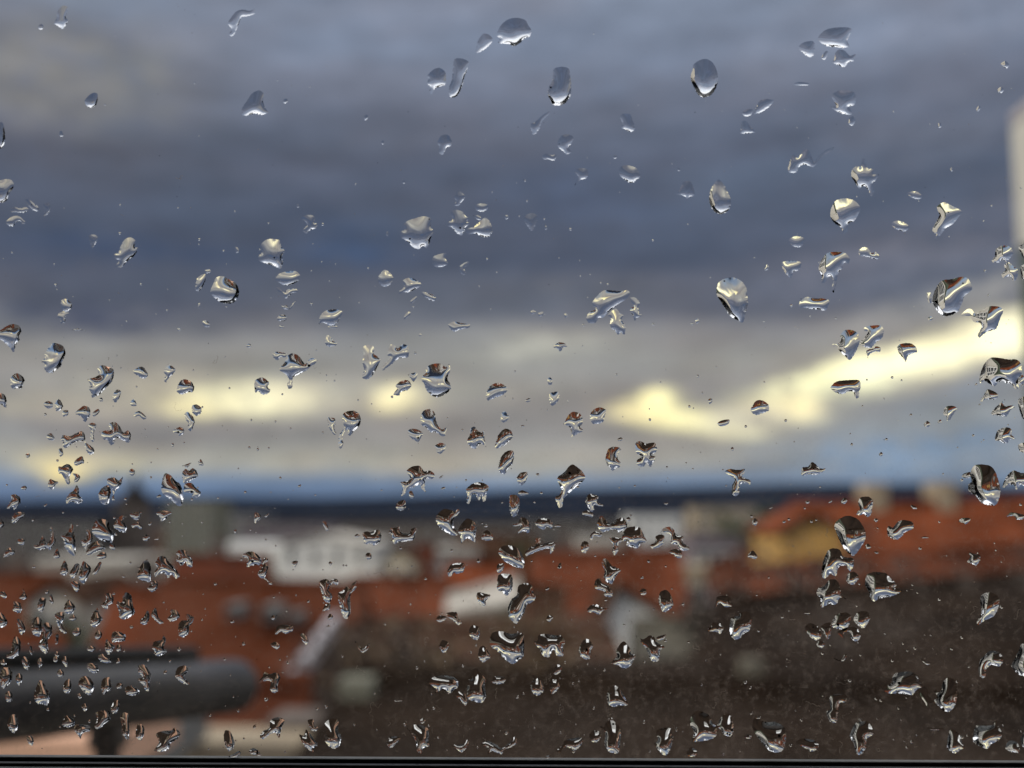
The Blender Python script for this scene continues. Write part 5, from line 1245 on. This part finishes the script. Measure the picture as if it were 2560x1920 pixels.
bbs = [(min(p[0] for p in q), min(p[1] for p in q), max(p[0] for p in q), max(p[1] for p in q)) for _, q in raw]
for i in range(len(raw)):
    for j in range(len(raw)):
        if i == j or j in dups or parea(raw[i][1]) > parea(raw[j][1]): continue
        a, b = bbs[i], bbs[j]
        if a[2] < b[0] or b[2] < a[0] or a[3] < b[1] or b[3] < a[1]: continue
        qi = np.array(raw[i][1]); ins_ = inside(qi[:, 0], qi[:, 1], raw[j][1]); qj = np.array(raw[j][1]); inj = inside(qj[:, 0], qj[:, 1], raw[i][1])
        if ins_.mean() > .3 or inj.mean() > .3: dups.add(i)
print('duplicates', [(i, cen(raw[i][1])) for i in dups])
for i, (s, q) in enumerate(raw):
    if i in dups: continue
    m = [mm_of(*p) for p in q]
    cy_ = cen(q)[1]
    if cy_ < 950: s = s * (.74 if s < 1.25 else .80)
    elif cy_ < 1120: s = s * .9
    r = drop_mesh(m, s, 100 + i, 420 if i in things else 40)
    if r is None: continue
    if i in things:
        c = cen(m); me = build_drop([r], c)
        o = link('raindrop', me, None, None, label=label[i], category='raindrop', group='raindrops on the window glass')
        o.location = (c[0] / 1000, YO + .00002, c[1] / 1000)
    else: small.append(r)
# scattered specks of water too small to pick apart
rn = random.Random(11)
for k in range(700):
    px = rn.uniform(0, 2560); py = 1880 * rn.random() ** .6; c = mm_of(px, py); rr = rn.choice((.11, .14, .17, .2, .24, .32))
    if py < 500: rr *= .7
    q = [(c[0] + rr * math.cos(t) * rn.uniform(.85, 1.15), c[1] + rr * math.sin(t) * rn.uniform(.85, 1.15)) for t in [j * .785 for j in range(8)]]
    r = drop_mesh(q, .8, k, 20)
    if r is not None: small.append(r)
me = build_drop(small, (0, 0)); me.name = 'droplets'
o = link('droplets', me, None, None, kind='stuff', label='tiny water droplets sprinkled over the whole window glass', category='droplets'); o.location = (0, YO + .00002, 0)
# dried water marks: thin wandering threads and specks of dust
dm = bpy.data.materials.new('dried_residue'); dm.use_nodes = True; d_ = dm.node_tree; d_.nodes.clear(); do_ = d_.nodes.new('ShaderNodeOutputMaterial'); dt = d_.nodes.new('ShaderNodeBsdfTranslucent'); dt.inputs[0].default_value = (.36, .30, .24, 1); dp = d_.nodes.new('ShaderNodeBsdfTransparent'); dx_ = d_.nodes.new('ShaderNodeMixShader'); dx_.inputs[0].default_value = .6
d_.links.new(dp.outputs[0], dx_.inputs[1]); d_.links.new(dt.outputs[0], dx_.inputs[2]); d_.links.new(dx_.outputs[0], do_.inputs[0])
vs, fs = [], []
for k in range(480):
    px = rn.uniform(900, 2560) if k > 60 else rn.uniform(0, 900); py = rn.uniform(1330, 1885) if k > 30 else rn.uniform(300, 1300)
    x, y = mm_of(px, py); a = rn.uniform(0, 6.28); n = rn.choice((3, 4, 6, 8, 12, 30)); w = rn.choice((.012, .018, .025, .045)); cur = rn.uniform(-.22, .22)
    pp_ = []
    for j in range(n): pp_.append((x, y)); a += cur + rn.gauss(0, .7); x += .13 * math.cos(a); y += .13 * math.sin(a)
    for j in range(n - 1):
        (xa, ya), (xb, yb) = pp_[j], pp_[j + 1]; dx, dy = xb - xa, yb - ya; L = math.hypot(dx, dy); nx_, ny_ = -dy / L * w, dx / L * w; i0 = len(vs)
        for (xx, yy) in ((xa + nx_, ya + ny_), (xa - nx_, ya - ny_), (xb - nx_, yb - ny_), (xb + nx_, yb + ny_)): vs.append((xx / 1000, 0, yy / 1000))
        fs.append((i0, i0 + 1, i0 + 2, i0 + 3))
for k in range(320):
    x, y = mm_of(rn.uniform(0, 2560), rn.uniform(0, 1880)); r_ = rn.uniform(.05, .16); i0 = len(vs); e = rn.uniform(.4, 1); a = rn.uniform(0, 3.1)
    for j in range(6):
        t = j * 1.047; u, v_ = r_ * math.cos(t), r_ * e * math.sin(t); vs.append(((x + u * math.cos(a) - v_ * math.sin(a)) / 1000, 0, (y + u * math.sin(a) + v_ * math.cos(a)) / 1000))
    fs.append(tuple(range(i0, i0 + 6)))
me = bpy.data.meshes.new('dried_residue'); me.from_pydata(vs, [], fs); me.materials.append(dm); me.update()
o = link('dried_residue', me, None, None, kind='stuff', label='dried water marks and dust specks on the glass', category='residue'); o.location = (0, YO + .00001, 0)

# ------------------------------------------------------------------ the pane itself: dusty where dry, clear under each drop
pv2 = [Vector((XL * 1000, (ZB - .015) * 1000)), Vector((XR * 1000, (ZB - .015) * 1000)), Vector((XR * 1000, ZT * 1000)), Vector((XL * 1000, ZT * 1000))]
faces_in = [[0, 1, 2, 3]]
for b in WET:
    i0 = len(pv2); bb = b[::2] if len(b) > 30 else b
    pv2 += [Vector(p) for p in bb.tolist()]; faces_in.append(list(range(i0, i0 + len(bb))))
vv, ee, ff, ov, oe, of = delaunay_2d_cdt(pv2, [], faces_in, 1, 1e-6)
me = bpy.data.meshes.new('glass_pane'); me.from_pydata([(p.x / 1000 - WIN_O.x, YO - WIN_O.y, p.y / 1000 - WIN_O.z) for p in vv], [], [tuple(f) for f in ff])
me.materials.append(gm); me.materials.append(cm)
va = np.array([(p.x, p.y) for p in vv]); fc = np.array([va[list(f)].mean(0) for f in ff]); wet = np.zeros(len(fc), int)
for b in WET:
    lo, hi = b.min(0), b.max(0); k = np.where((fc[:, 0] > lo[0]) & (fc[:, 0] < hi[0]) & (fc[:, 1] > lo[1]) & (fc[:, 1] < hi[1]))[0]
    if len(k): wet[k[inside(fc[k, 0], fc[k, 1], b)]] = 1
me.polygons.foreach_set('material_index', wet.tolist()); me.update()
link('glass_pane', me, None, WIN)
